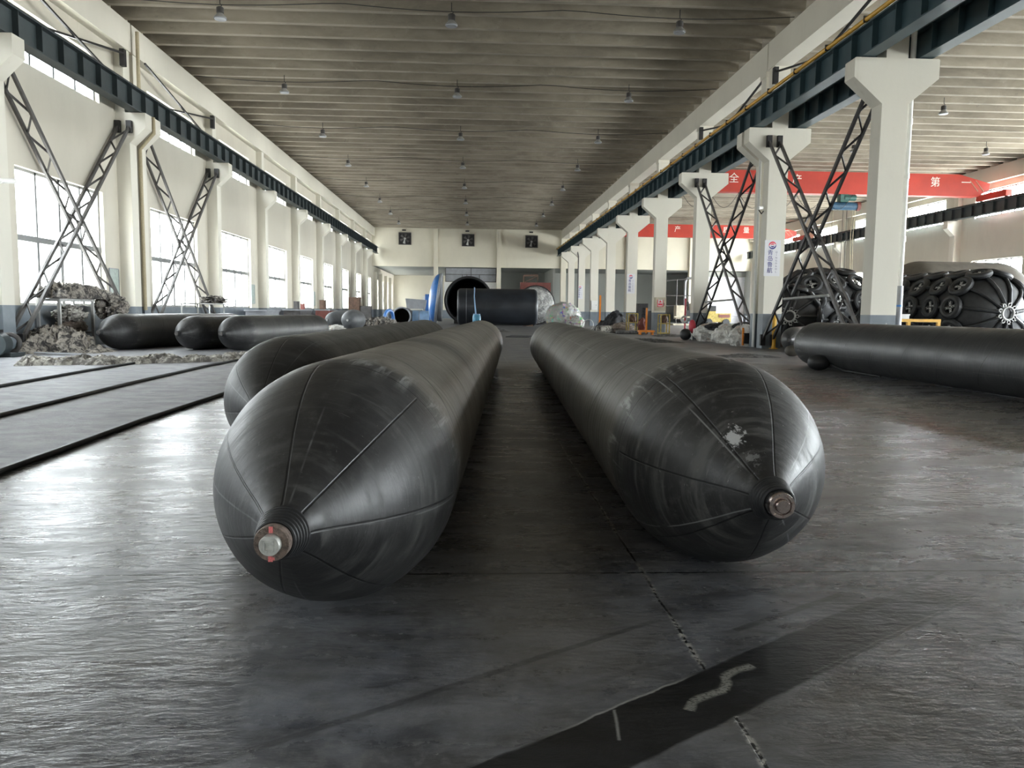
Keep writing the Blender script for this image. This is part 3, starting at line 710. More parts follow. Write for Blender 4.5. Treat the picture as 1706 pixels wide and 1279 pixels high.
# ------------------------------------------------------------------ airbags
def bag_profile(r, L, cone=.76):
    base = [(0,.042),(.04,.044),(.08,.052),(.12,.076),(.17,.116),(.23,.172),(.30,.231),(.37,.282),(.44,.322),(.51,.354),(.58,.378),(.65,.394),(.72,.404),(.79,.409),(.86,.41)]
    k = cone/.76; pr = [(a*k, c*r/.41) for a, c in base]; y = .9*k
    n = max(4, int((L - 1.9*k)/.28)); y0 = pr[-1][0]; y1 = L - y0
    return pr + [(y0 + (y1-y0)*i/n, r) for i in range(1, n)] + [(L-a, c) for a, c in reversed(pr)]
def airbag(tip, direction, L, r, mat, label, fit='plain', group=None, cone=.76, nseg=72, sag=.02, name='rubber_airbag'):
    dx, dy = direction; rz = math.atan2(-dx, dy)
    t = thing(name, (tip[0], tip[1], 0), label, 'airbag', group, rz)
    Rm = Matrix.Rotation(-PI/2, 4, 'X')                 # z -> y
    def mod(v):
        a = v.z; x, z = v.x, v.y
        rr = math.hypot(x, z)
        if rr > .1:
            q = Vector((x*2.2, a*1.1, z*2.2)) + Vector((tip[0]*3, tip[1], 0))
            w = 1 + .010*noise.noise(q) + .004*noise.noise(q*3.1)
            x *= w; z *= w
        z += r
        if z < sag*2: z = sag*.35 + (z + .0) * .0 + max(0, z)*.82 if z > 0 else sag*.35
        z = max(z, .004)
        return Vector((x, z, a))
    prof = bag_profile(r, L, cone)
    b = B().lathe(prof, nseg, None, True, mod)
    b.v = [Vector((v.x, v.z, v.y)) for v in b.v]; b.f = [f[::-1] for f in b.f]
    part('skin', b, mat, t, local=True)
    # collar of wrapped cord behind the fitting, fittings at the near end
    c = B(); rn = .048*r/.41
    for i in range(6):
        c.torus(rn + .0035*i + .001, .006, 28, 8, Matrix.Translation((0, .016 + .014*i, r)) @ Matrix.Rotation(PI/2, 4, 'X'))
    part('wrapped_collar', c, M['rubber'], t, local=True)
    My = lambda y: Matrix.Translation((0, y, r)) @ Matrix.Rotation(PI/2, 4, 'X')   # lathe z -> -y
    if fit == 'rusty':
        part('flange', B().lathe([(0,.046),(.022,.0465),(.028,.0445),(.028,.027),(.018,.027)], 48, My(.01)), M['rust'], t, local=True)
        part('plug', B().lathe([(0,.026),(.034,.0265),(.038,.025),(.038,.0)], 40, My(.0)), M['disc'], t, local=True)
        b = B(); y = -.041
        for x0, x1, z0, z1 in ((-.013,.013,.010,.013),(-.013,.013,-.013,-.010),(.010,.013,-.013,.013),(-.013,-.010,-.013,.013)): b.box(x0, x1, y, y+.004, r+z0, r+z1)
        part('square_socket', b, M['disc'], t, local=True, smooth=False)
        part('marker_stroke', B().box(-.005, .005, -.0195, -.016, r+.028, r+.0445), M['pink'], t, local=True, smooth=False)
        part('marker_stroke', B().box(-.008, .003, -.0195, -.016, r-.046, r-.032).box(.0, .008, -.0195, -.016, r-.042, r-.035), M['pink'], t, local=True, smooth=False)
    elif fit == 'chrome':
        part('flange', B().lathe([(0,.040),(.02,.0415),(.028,.0395),(.028,.030),(.020,.028),(.020,.0)], 48, My(.01)), M['chrome'], t, local=True)
        part('plug', B().lathe([(0,.022),(.028,.022),(.031,.020),(.031,.0)], 40, My(.0)), M['chrome'], t, local=True)
        part('square_socket', B().box(-.012, .012, -.0245, -.015, r-.012, r+.012).box(-.007, .007, -.028, -.015, r-.007, r+.007), M['chrome'], t, local=True, smooth=False)
        for i in range(8):
            a = i*PI/4 + .2; part('bolt', B().cyl((.0345*math.cos(a), -.016, r+.0345*math.sin(a)), (.0345*math.cos(a), -.022, r+.0345*math.sin(a)), .0045, n=10), M['chrome'], t, local=True)
    else:
        part('flange', B().lathe([(0,.044),(.02,.044),(.02,.026),(.03,.024),(.03,0)], 28, My(.01)), M['steel'], t, local=True)
    return t
airbag((-.505, 1.93), (.65, 12.6), 12.9, .41, M['rubA'], 'long black rubber airbag in front at left, rusty end flange with pink marks', 'rusty', nseg=112)
airbag((.955, 2.30), (.44, 11.4), 11.7, .41, M['rubB'], 'long black rubber airbag in front at right, white paint smear above its chrome plug', 'chrome', nseg=112)
airbag((-1.24, 4.38), (.37, 10.4), 10.5, .41, M['rubC'], 'long black airbag lying behind the front left one, only its shoulder showing', 'plain', nseg=96)
airbag((6.62, 15.3), (.22, -13), 13.3, .425, M['rubD'], 'long black airbag by the column row, running out of the right edge', 'plain', nseg=80)
G3 = 'black airbags parked in a row by the window wall'
airbag((-8.35, 17.55), (1.0, 5.0), 6.6, .415, M['rubC'], 'black airbag in the parked row, the one against the canvas rack', 'plain', G3, nseg=56)
airbag((-6.72, 17.75), (1.0, 5.0), 6.3, .40, M['rubC'], 'black airbag in the parked row, middle one of the three', 'plain', G3, nseg=56)
airbag((-5.70, 17.65), (1.0, 5.0), 6.0, .41, M['rubC'], 'black airbag in the parked row, the one farthest from the wall', 'plain', G3, nseg=56)
airbag((8.12, 19.5), (3.2, 5.0), 3.4, .33, M['rubD'], 'slim grey airbag tip poking out behind the right-hand airbag', 'plain', nseg=40)
for p, d, L, r, m, lab in (((-5.75, 35.4), (.25, 2), 2.0, .49, M['rubgrey'], 'small egg-shaped grey bladder on the floor, tip towards the camera'),
                        ((-6.95, 37.0), (.9, 1.6), 2.2, .47, M['rubgrey'], 'small grey bladder half hidden behind the egg-shaped one')):
    b = B().lathe([(L*(1-math.cos(PI*i/24))/2, max(.03, r*math.sin(PI*i/24)**.75)) for i in range(25)], 40)
    t = thing('rubber_bladder', (p[0], p[1], 0), lab, 'bladder', None, math.atan2(-d[0], d[1]))
    b.v = [Vector((v.x, v.z, v.y + r)) for v in b.v]; b.f = [f[::-1] for f in b.f]
    part('skin', b, m, t, local=True)
    part('end_valve', B().cyl((0, .0, r), (0, -.05, r), .05, n=12), M['palesteel'], t, local=True)
# small black fenders under the right-hand bag
for (x, y, r, lab) in ((6.02, 13.55, .14, 'small black rubber bulb lying against the right-hand airbag'), (7.42, 18.0, .13, 'brownish rubber bulb behind the end of the right-hand airbag')):
    b = B().lathe([(r*2.6*(1-math.cos(PI*i/16))/2, max(.02, r*math.sin(PI*i/16)**.7)) for i in range(17)], 24)
    b.v = [Vector((x + v.z*.9, y - v.z*.3 + v.x*.95, r + v.y)) for v in b.v]
    top('rubber_bulb', b, M['rubber'] if r > .135 else M['rubwarm'], lab, 'fender')
    if r > .135: top('rubber_strap', B().tube([(x+.32, y-.1, .12), (x+.42, y-.5, .03), (x+.48, y-1.6, .02)], [.03, .022, .012], 8), M['rubber'], 'thin black strap trailing from the small rubber bulb', 'strap')

# ------------------------------------------------------------------ tyre-net fenders
def capsule(b, r, L, n=48, cap=.78):
    pr = []
    for i in range(13):
        a = PI/2*i/12; pr.append((r*cap*(1-math.cos(a)), max(.14, r*math.sin(a))))
    m = 8; pr += [(r*cap + (L-2*cap*r)*i/m, r) for i in range(1, m)]
    for i in range(12, -1, -1):
        a = PI/2*i/12; pr.append((L - r*cap*(1-math.cos(a)), max(.14, r*math.sin(a))))
    q = B().lathe(pr, n)
    b.v += [Vector((v.x, v.z, v.y + r)) for v in q.v]; b.f += [f[::-1] for f in q.f]; return pr
def fender(tip, direction, r, L, label, tires=True, mat=None, na=10, st=None, ring=True, cap=.78):
    rz = math.atan2(-direction[0], direction[1])
    t = thing('pneumatic_fender', (tip[0], tip[1], 0), label, 'fender', 'large ship fenders' if tires else None, rz)
    b = B(); capsule(b, r, L, 48, cap); part('body', b, mat or M['rubber'], t, local=True)
    if ring:
        q = B().torus(.17, .03, 24, 8, Matrix.Translation((0, -.05, r)) @ Matrix.Rotation(PI/2, 4, 'X'))
        for i in range(9):
            a = 2*PI*i/9; q.torus(.045, .014, 10, 6, Matrix.Translation((.235*math.cos(a), -.04, r+.235*math.sin(a))) @ Matrix.Rotation(a, 4, 'Y') @ Matrix.Rotation(PI/2, 4, 'X'))
            q.torus(.04, .013, 10, 6, Matrix.Translation((.29*math.cos(a), -.02, r+.29*math.sin(a))))
        part('towing_ring', q, M['palesteel'], t, local=True, label='pale steel ring of shackles')
    if not tires: return t
    def surf(s, a, off=0):
        if s < r*cap: u = math.acos(max(-1, 1 - s/(r*cap))); rr = r*math.sin(u); nv = Vector((math.sin(u)*math.sin(a), -math.cos(u), math.sin(u)*math.cos(a)))
        else: rr = r; nv = Vector((math.sin(a), 0, math.cos(a)))
        p = Vector((rr*math.sin(a), s, r + rr*math.cos(a))); return p + nv*off, nv
    net = B()
    for i in range(na):
        a = 2*PI*(i+.5)/na
        for q in range(len(st)):
            s0 = st[q-1] if q else .02
            net.tube([surf(s0 + (st[q]-s0)*k/5, a, .035)[0] for k in range(6)], .05, 8)
            net.tube([surf(st[q], a + 2*PI/na*k/4, .035)[0] for k in range(5)], .045, 8)
    part('rubber_net', net, M['rubber'], t, local=True)
    R0 = .58*r/1.05 * .42
    tm = mesh('tire', B().torus(R0, R0*.36, 22, 10)); tm.materials.append(M['rubber'])
    cb = B()
    for a in (.3, .3 + PI/2):
        d = Vector((math.cos(a), math.sin(a), 0))
        for k in range(-2, 3): cb.torus(R0*.11, R0*.042, 8, 5, Matrix.Translation(d*(k*R0*.30) + Vector((0,0,.02))) @ Matrix.Rotation(a, 4, 'Z') @ Matrix.Scale(1.8, 4, (1,0,0)))
    cm = mesh('chain_cross', cb); cm.materials.append(M['palesteel'])
    for i in range(na):
        a = 2*PI*(i+.5)/na
        for s in st:
            p, nv = surf(s, a, .05)
            if p.z < .12: continue
            o = bpy.data.objects.new('tire', tm); C.objects.link(o); o.parent = t
            o.matrix_local = Matrix.Translation(p) @ nv.to_track_quat('Z', 'Y').to_matrix().to_4x4()
            c = bpy.data.objects.new('chain_cross', cm); C.objects.link(c); c.parent = o; c['label'] = 'pale chain crossed inside the tire'
    return t
fender((14.25, 20.0), (-.10, 1), 1.08, 5.4, 'large black fender in a net of tires, end ring facing the yellow barrier', na=11, st=[.72, 1.5, 2.4, 3.3, 4.3])
fender((16.2, 29.6), (1, .05), 1.56, 5.6, 'huge smooth brownish rubber fender rising behind the tire-netted one', tires=False, mat=M['rubwarm'], ring=False)
fender((10.15, 24.4), (.35, 1), .93, 4.6, 'black tire-netted fender low behind the lattice brace, star-shaped end ring', na=10, st=[.6, 1.4, 2.3, 3.3])
fender((12.2, 30.6), (1, .25), 1.36, 4.0, 'tall dark fender with scattered tires standing behind the star-ringed one', na=11, st=[.9, 1.9, 2.9], mat=M['rubber'], ring=False, cap=1.3)
top('black_tarp_drape', B().heap(11.3, 12.3, 22.2, 22.9, lambda u, v: 1.75*math.sin(PI*u)**.6*(1-abs(v-.5)), 30, 30, .16, 2.2), M['darktarp'], 'black tarp hanging beside the tire-netted fender, next to the downpipe column', 'tarp')

# ------------------------------------------------------------------ company signs and boxes on the columns
def sign(x, y, z0, z1, w, label, small=False):
    t = thing('company_sign', (x, y - .012, z0), label, 'sign', 'company signs on the columns')
    part('panel', B().box(x-w/2, x+w/2, y-.012, y-.002, z0, z1), M['signwhite'], t, smooth=False)
    h = z1 - z0; cx = x - w*.02; cz = z1 - h*.145; rr = w*.235; yy = y - .016
    def swoosh(sgn):
        b = B(); n = 20
        def ring(r0, r1, a0, a1):
            vs = []
            for i in range(n+1):
                u = i/n; a = a0 + (a1-a0)*u; th = (r1-r0)*math.sin(PI*min(1, u*1.0+.0))**.6
                for q in (r1, r1 - th): vs.append((cx + sgn*q*math.cos(a), yy, cz + sgn*q*math.sin(a)))
            o = len(b.v); b.add(vs, [(2*i, 2*i+1, 2*i+3, 2*i+2) for i in range(n)])
        ring(rr*.62, rr, .15, PI*1.08); ring(rr*.18, rr*.50, .3, PI*.95)
        q = B(); q.v = b.v + [v + Vector((0,.004,0)) for v in b.v]; m = len(b.v); q.f = b.f + [tuple(i+m for i in f[::-1]) for f in b.f]
        return q
    part('logo_red_half', swoosh(1), M['inkred'], t, smooth=False)
    part('logo_blue_half', swoosh(-1), M['ink'], t, smooth=False)
    for k, c in enumerate('青岛鲁航'): lettering('large_character', c, w*.36, (x - w*.14, yy, z1 - h*(.355 + .165*k)), M['ink'], t, .002)
    for k, c in enumerate('QINGDAOLH'[:8]): lettering('small_character', c, w*.15, (x + w*.25, yy, z1 - h*(.335 + .078*k)), M['inkgrey'], t, .002)
    return t
sign(8.53, 21.9, 2.08, 3.10, .46, 'largest white company sign with red and blue logo, above the yellow post')
sign(8.55, 42.0, 2.02, 3.08, .44, 'white company sign with red and blue logo, on the column before the tarp heap')
sign(8.50, 61.9, 2.02, 3.08, .44, 'white company sign with red and blue logo, the smallest and most distant')
def cabinet(name, x0, x1, y, z0, z1, mat, label, red=False, cat='box'):
    t = thing(name, ((x0+x1)/2, y-.1, z0), label, cat)
    part('body', B().box(x0, x1, y-.16, y-.002, z0, z1), mat, t, smooth=False)
    part('door', B().box(x0+.03, x1-.03, y-.175, y-.16, z0+.03, z1-.03), mat, t, smooth=False)
    part('handle', B().box(x1-.10, x1-.08, y-.19, y-.175, (z0+z1)/2-.06, (z0+z1)/2+.06), M['steel'], t, smooth=False)
    if red:
        xm, zm = (x0+x1)/2-.02, (z0+z1)/2
        p = part('warning_label', B().box(xm-.14, xm+.14, y-.18, y-.175, zm-.13, zm+.20), M['white'], t, smooth=False)
        part('red_border', B().box(xm-.14, xm+.14, y-.183, y-.18, zm-.13, zm-.10).box(xm-.14, xm-.11, y-.183, y-.18, zm-.13, zm+.2).box(xm+.11, xm+.14, y-.183, y-.18, zm-.13, zm+.2).box(xm-.09, xm+.09, y-.183, y-.18, zm-.06, zm+.03).prism([(xm-.07, zm+.07), (xm+.07, zm+.07), (xm, zm+.18)], y-.183, y-.18), M['inkred'], p, smooth=False)
    return t
cabinet('fuse_box', 8.36, 8.86, 35.5, 1.08, 1.70, M['taupe'] if 0 else M['beige'], 'beige fuse box with a red and white warning label, on a column', True)
cabinet('electric_cabinet', 8.38, 8.82, 55.2, 1.15, 1.80, M['white'], 'white electric cabinet on a distant column')
# downpipes and conduits
def pipe(name, pts, r, mat, label, cat='pipe', joints=(), group=None):
    t = thing(name, pts[-1], label, cat, group)
    part('pipe_run', B().tube(pts, r, 12), mat, t)
    if joints: 
        b = B()
        for z in joints: b.cyl((pts[0][0], pts[0][1], z-.06), (pts[0][0], pts[0][1], z+.06), r*1.25, n=14)
        part('collar', b, mat, t)
    return t
t = pipe('downpipe', [(9.0, 15.98, 8.6), (9.0, 15.98, .02)], .055, M['white'], 'white plastic downpipe on the column by the yellow barrier', joints=(7.2, 5.0, 3.9, 2.6, 1.1))
part('pipe_sleeve', B().cyl((9.0, 15.98, .02), (9.0, 15.98, 1.62), .075, n=16), M['greysheet'], t)
part('blue_band', B().cyl((9.0, 15.98, 1.18), (9.0, 15.98, 1.22), .079, n=16), M['blue'], t)
pipe('downpipe', [(8.28, 22.46, 6.1), (8.28, 22.46, .02)], .04, M['white'], 'thin white downpipe beside the gap of the double column with the big sign', joints=(4.4, 2.2))
pipe('downpipe', [(-9.30, 22.40, 8.5), (-9.30, 22.40, 6.3), (-8.93, 22.40, 6.2), (-8.93, 22.40, 5.8), (-9.32, 22.40, 5.35), (-9.32, 22.40, .9)], .05, M['rope'], 'tan downpipe in the gap of the double half column on the window wall')
pipe('conduit', [(8.32, 62.0, 6.6), (8.2, 62.0, 6.0), (8.31, 61.85, 5.4), (8.31, 61.85, .3)], .045, M['steel'], 'thin cable running down the column with the most distant sign')
t = thing('security_camera', (8.2, 22.3, 3.95), 'small white security camera on the column with the largest sign', 'camera')
part('arm', B().tube([(8.33, 22.2, 3.95), (8.2, 22.0, 3.85), (8.1, 21.95, 3.95)], .015, 8), M['darksteel'], t)
part('housing', B().cyl((8.22, 22.0, 4.02), (8.02, 21.8, 3.98), .045, n=14), M['white'], t)
t = thing('security_camera', (-9.3, 15.8, 3.4), 'small white security camera at the left edge above the nearest window', 'camera')
part('arm', B().tube([(-9.38, 15.83, 3.35), (-9.3, 15.7, 3.3), (-9.2, 15.8, 3.42)], .015, 8), M['white'], t)
part('housing', B().cyl((-9.28, 15.8, 3.42), (-9.05, 15.95, 3.44), .05, n=14), M['white'], t)
# notices on the window wall
for k, (y, z0, z1, w) in enumerate(((21.45, 1.30, 2.0, .5), (34.55, 1.2, 2.0, .5), (47.6, 1.2, 2.0, .5))):
    t = thing('notice_board', (WL + .02, y, z0), ['greenish framed notice on the window wall above the canvas rack', 'narrow framed notice on the window wall before the fourth window', 'narrow framed notice on the window wall in the distance'][k], 'notice', 'framed notices on the window wall')
    part('board', B().box(WL+.01, WL+.03, y-w/2, y+w/2, z0, z1), M['board'], t, smooth=False)
    part('frame', B().box(WL+.005, WL+.04, y-w/2-.02, y-w/2, z0, z1).box(WL+.005, WL+.04, y+w/2, y+w/2+.02, z0, z1).box(WL+.005, WL+.04, y-w/2, y+w/2, z1, z1+.02).box(WL+.005, WL+.04, y-w/2, y+w/2, z0-.02, z0), M['greysheet'], t, smooth=False)

# ------------------------------------------------------------------ window-wall clutter
t = thing('storage_rack', (-9.45, 18.3, 0), 'steel tube rack against the window wall, loaded with crumpled canvas', 'rack')
for x in (-9.68, -9.22):
    for y in (17.65, 19.15): part('leg', B().box(x-.03, x+.03, y-.03, y+.03, 0, 1.12), M['palesteel'], t, smooth=False)
part('top_frame', B().box(-9.72, -9.18, 17.6, 19.2, 1.10, 1.16), M['palesteel'], t, smooth=False)
for y in (17.65, 19.15): part('cross_rail', B().box(-9.70, -9.20, y-.02, y+.02, .35, .39), M['palesteel'], t, smooth=False)
top('canvas_heap', B().heap(-9.66, -8.95, 17.35, 20.3, lambda u, v: .26*math.sin(PI*u)**.5*(.8+.35*math.sin(4*v+.3)), 60, 100, .09, 4.6, 1.165), M['canvas'], 'crumpled dirty canvas piled on top of the steel rack', 'canvas')
top('canvas_fringe', B().blob((-9.15, 20.0, .98), .24, .42, .26, .5, 3, 40, 24), M['canvas'], 'loose canvas end hanging off the far side of the rack', 'canvas')
top('canvas_bundle', B().blob((-9.42, 18.5, .80), .20, .5, .16, .4, 3, 40, 24, seed=3), M['canvas2'], 'rolled canvas bundle inside the rack, upper one', 'bundle')
top('canvas_bundle', B().blob((-9.42, 18.5, .50), .20, .5, .17, .3, 3, 40, 24, .40, seed=5), M['taupe'], 'taupe bundle on the lower level of the rack', 'bundle')
top('canvas_heap', B().heap(-9.62, -8.25, 16.2, 18.1, lambda u, v: .46*(math.sin(PI*min(1, u*.8+.2))*math.sin(PI*v))**.9 + .03, 90, 100, .12, 4.2, 0, 2.7), M['canvas'], 'knee-high heap of dirty canvas on the floor before the rack', 'canvas')
top('canvas_scrap', B().heap(-8.6, -8.0, 16.7, 17.7, lambda u, v: .12*math.sin(PI*u)*math.sin(PI*v) + .02, 40, 40, .07, 5, 0, 9), M['canvas'], 'flat canvas scrap between the floor heap and the first parked airbag', 'canvas')
top('timber_plank', B().bar((-8.85, 15.95, .05), (-8.0, 16.1, .02), .12, .03), M['greysheet'], 'thin grey plank lying beside the canvas heap', 'plank', smooth=False)
for k, (x0, y0, x1, y1, w, m) in enumerate(((-7.7, 13.3, -6.6, 13.75, .55, 'canvas2'), (-6.7, 13.6, -5.3, 14.4, .6, 'canvas2'), (-5.35, 14.3, -4.0, 15.4, .5, 'canvas2'))):
    L = math.hypot(x1-x0, y1-y0); a = math.atan2(y1-y0, x1-x0)
    b = B().heap(0, L, -w/2, w/2, lambda u, v: .10*math.sin(PI*v)**.6*(.8+.2*math.sin(u*9+k)) + .035, 110, 44, .045, 8, 0, k*3.1)
    m4 = Matrix.Translation((x0, y0, 0)) @ Matrix.Rotation(a, 4, 'Z'); b.v = [m4 @ v for v in b.v]
    top('canvas_strip', b, M[m], ['pale crumpled canvas strip on the floor, the whitest end toward the left edge', 'crumpled canvas strip on the floor in front of the first parked airbag', 'crumpled canvas strip on the floor pointing at the rearmost front airbag'][k], 'canvas', 'canvas strip laid across the floor')
t = thing('blower_motor', (-9.15, 15.3, 0), 'dark round blower motor on the floor by the left edge', 'motor')
part('casing', B().cyl((-9.13, 15.05, .25), (-9.20, 15.40, .25), .23, n=36), M['girdergrey'], t)
part('scroll', B().torus(.17, .045, 28, 10, Matrix.Translation((-9.08, 15.52, .26)) @ Matrix.Rotation(PI/2, 4, 'X') @ Matrix.Rotation(.3, 4, 'Y')), M['steel'], t)
part('foot', B().box(-9.28, -8.88, 15.2, 15.68, 0, .08), M['girdergrey'], t, smooth=False)
part('terminal_box', B().box(-9.22, -9.06, 15.15, 15.3, .47, .53), M['darksteel'], t, smooth=False)
for k, (pts, lab) in enumerate((([(-2.3, 2.2), (-2.6, 3.4), (-2.79, 4.63), (-2.87, 6.8), (-2.86, 9.1), (-2.95, 12)], 'thick black hose on the floor, the one closest to the front airbags'),
        ([(-3.95, 5), (-4.23, 7.03), (-4.42, 10.2), (-4.50, 13), (-4.45, 15.0)], 'black hose on the floor, the middle of three'),
        ([(-5.6, 8), (-5.76, 9.63), (-5.9, 12), (-5.93, 13.9)], 'black hose on the floor, the one ending under the canvas strip'))):
    P = []
    for (a, c), (d, e) in zip(pts, pts[1:]):
        for i in range(8): u = i/8; P.append((a+(d-a)*u + .012*noise.noise(Vector((c+(e-c)*u, k, 0))), c+(e-c)*u, .020))
    P.append((*pts[-1], .020))
    top('rubber_hose', B().tube(P, .020, 10), M['rubber'], lab, 'hose', 'black hoses on the floor')
# second, farther rack
t = thing('work_table', (-9.1, 26.5, 0), 'light steel table with scrap on it under the second window', 'table')
for x in (-9.35, -8.85):
    for y in (25.2, 27.8): part('leg', B().box(x-.02, x+.02, y-.02, y+.02, 0, 1.12), M['palesteel'], t, smooth=False)
part('tabletop', B().box(-9.4, -8.8, 25.1, 27.9, 1.10, 1.14), M['palesteel'], t, smooth=False)
top('scrap_heap', B().blob((-9.05, 27.3, 1.24), .3, .5, .13, .5, 3.5, 36, 20, 1.145, 2), M['canvas'], 'small scrap heap on the light steel table', 'canvas')
for k, (x, y, w, h, m, lab) in enumerate(((-8.9, 33, 1.1, .92, 'greysheet', 'grey low bench behind the parked airbags'), (-8.9, 39.5, 1.3, .95, 'steel', 'dark low bench under the distant windows'), (-8.7, 46, 1.2, .95, 'maroon', 'reddish machine by the distant window wall'))):
    t = thing('work_bench', (x, y, 0), lab, 'bench')
    part('body', B().box(x-.4, x+.4, y-w, y+w, .1, h-.06), M[m], t, smooth=False)
    part('worktop', B().box(x-.45, x+.45, y-w-.05, y+w+.05, h-.06, h), M['greysheet'], t, smooth=False)
    part('plinth', B().box(x-.35, x+.35, y-w+.05, y+w-.05, 0, .1), M['darksteel'], t, smooth=False)
for k, (x, y, r, h, m, lab) in enumerate(((-8.8, 45.4, .16, .55, 'brown', 'brown upright box on the reddish machine'), (-8.85, 39.0, .12, .4, 'steel', 'dark upright box on the dark low bench'), (-8.85, 40.4, .10, .3, 'maroon', 'reddish small box on the dark low bench'))):
    top('machine_box', B().box(x-r, x+r, y-r, y+r, .951, .95+h).box(x-r*.8, x+r*.8, y-r-.02, y-r, 1.0, .9+h), M[m], lab, 'box', smooth=False)
t = thing('gearbox_unit', (-7.6, 50.0, 0), 'tall brown gearbox unit before the distant window wall', 'machine')
part('body', B().box(-8.0, -7.3, 49.6, 50.4, 0, 1.75), M['brown'], t, smooth=False)
part('side_box', B().box(-7.3, -6.6, 49.7, 50.3, 0, 1.2), M['steel'], t, smooth=False)
# scrap pile, blue ring, tanks
top('scrap_pile', B().heap(-5.9, -3.9, 39.0, 42.0, lambda u, v: .42*math.sin(PI*u)**.5*math.sin(PI*v)**.6, 60, 50, .22, 4.5, 0, 4), M['canvas'], 'low dark heap of scrap beyond the third front airbag', 'scrap')
top('white_bag', B().blob((-6.0, 33.8, .12), .35, .3, .16, .3, 3, 24, 14, .0, 1), M['sack'], 'small white bag at the foot of the egg-shaped bladder', 'bag')
top('blue_ring', B().torus(.42, .10, 28, 10, Matrix.Translation((-4.95, 45.2, .52)) @ Matrix.Rotation(PI/2, 4, 'Y') @ Matrix.Rotation(.5, 4, 'X')), M['blue'], 'upright blue steel ring beside the grey tanks', 'ring')
def open_tank(x, y, r, L, m, lab, ax=(0, 1)):
    t = thing('steel_tank', (x, y, 0), lab, 'tank')
    e = Vector((ax[0], ax[1], 0)).normalized(); p = Vector((x, y, r+.08))
    part('shell', B().tube([p, p + e*L], r, 40, False).tube([p, p + e*L], r*.95, 40, False), M[m], t)
    part('rim', B().torus(r, .05, 36, 8, Matrix.Translation(p) @ e.to_track_quat('Z', 'Y').to_matrix().to_4x4()), M['greysheet'], t)
    part('back_plate', B().cyl(p + e*(L-.05), p + e*L, r*.96, n=36), M['darksteel'], t)
    part('cradle', B().box(x-r*.6, x+r*.6, y+.2, y+.4, 0, r*.5), M['steel'], t, smooth=False)
    return t
open_tank(-4.3, 46.0, .52, 2.4, 'steel', 'dark open steel tank, its round mouth facing the camera')
t = thing('blue_tank', (-3.2, 47.0, 0), 'pale blue horizontal tank beside the dark open one', 'tank')
part('shell', B().cyl((-3.72, 47, .50), (-2.75, 47, .50), .44, n=36), M['ltblue'], t)
part('band', B().torus(.45, .02, 36, 6, Matrix.Translation((-3.3, 47, .50)) @ Matrix.Rotation(PI/2, 4, 'Y')), M['greysheet'], t)
part('saddle', B().box(-3.6, -2.7, 46.7, 47.3, 0, .3), M['steel'], t, smooth=False)
top('grey_hopper', B().prism([(-4.2, 1.05), (-3.1, 1.05), (-3.0, 1.62), (-4.3, 1.70)], 48.5, 49.4).box(-4.15, -4.05, 48.6, 48.7, 0, 1.1).box(-3.2, -3.1, 48.6, 48.7, 0, 1.1).box(-4.15, -4.05, 49.2, 49.3, 0, 1.1).box(-3.2, -3.1, 49.2, 49.3, 0, 1.1), M['greysheet'], 'grey sheet hopper on legs above the pale blue tank', 'hopper', smooth=False)

# ------------------------------------------------------------------ autoclaves and big cylinder at the back
t = thing('autoclave', (-.35, 57, 0), 'large dark autoclave with open round mouth behind the black cylinder', 'autoclave')
cx, cz, r = -.42, 1.72, 1.70
part('shell', B().tube([(cx, 57, cz), (cx, 69, cz)], r, 56, False).tube([(cx, 57, cz), (cx, 69, cz)], r*.96, 56, False), M['girdergrey'], t)
part('mouth_rim', B().torus(r, .09, 56, 10, Matrix.Translation((cx, 57, cz)) @ Matrix.Rotation(PI/2, 4, 'X')), M['darksteel'], t)
part('end_plate', B().cyl((cx, 68.9, cz), (cx, 69, cz), r*.97, n=48), M['darksteel'], t)
for y in (58.5, 65): part('saddle', B().box(cx-1.1, cx+1.1, y, y+.7, 0, .5), M['steel'], t, smooth=False)
dr = B(); pr = [(0, 1.72)] + [(.10+.52*math.sin(PI/2*i/10), 1.72*math.cos(PI/2*i/10*.985)) for i in range(11)]
dr.lathe(pr, 48, Matrix.Translation((-2.62, 55.8, 1.85)) @ Matrix.Rotation(-PI/2 + .12, 4, 'Y'))
dd = part('door', dr, M['blue'], t, label='blue dished autoclave door swung open')
part('door_rim', B().torus(1.72, .10, 48, 10, Matrix.Translation((-2.56, 55.8, 1.85)) @ Matrix.Rotation(PI/2 + .12, 4, 'Y')).cyl((-2.6,55.8,1.85),(-2.32,55.8,1.85),1.66,n=40), M['greysheet'], dd)
t = thing('control_cabinet', (-3.5, 57.5, 0), 'blue control cabinet beside the autoclave door', 'cabinet')
part('body', B().box(-3.62, -3.25, 57.3, 57.8, 0, 2.15), M['blue'], t, smooth=False)
part('side_panel', B().box(-3.80, -3.62, 57.3, 57.8, .9, 2.0), M['white'], t, smooth=False)
t = thing('silver_autoclave', (5.0, 57, 0), 'foil-clad autoclave end with dark rim behind the black cylinder at right', 'autoclave')
cx, cz, r = 4.55, 1.45, 1.40
part('insulated_end', B().lathe([(0, r), (-.05, r*.96), (-.18, r*.7), (-.24, .3), (-.25, .02)], 48, Matrix.Translation((cx, 57, cz)) @ Matrix.Rotation(-PI/2, 4, 'X')), M['foil'], t)
part('rim', B().torus(r, .06, 48, 10, Matrix.Translation((cx, 57.02, cz)) @ Matrix.Rotation(PI/2, 4, 'X')), M['darksteel'], t)
part('shell', B().cyl((cx, 57.02, cz), (cx, 64.5, cz), r*.97, n=40), M['greysheet'], t)
part('saddle', B().box(cx-.9, cx+.9, 58, 58.6, 0, .5), M['steel'], t, smooth=False)
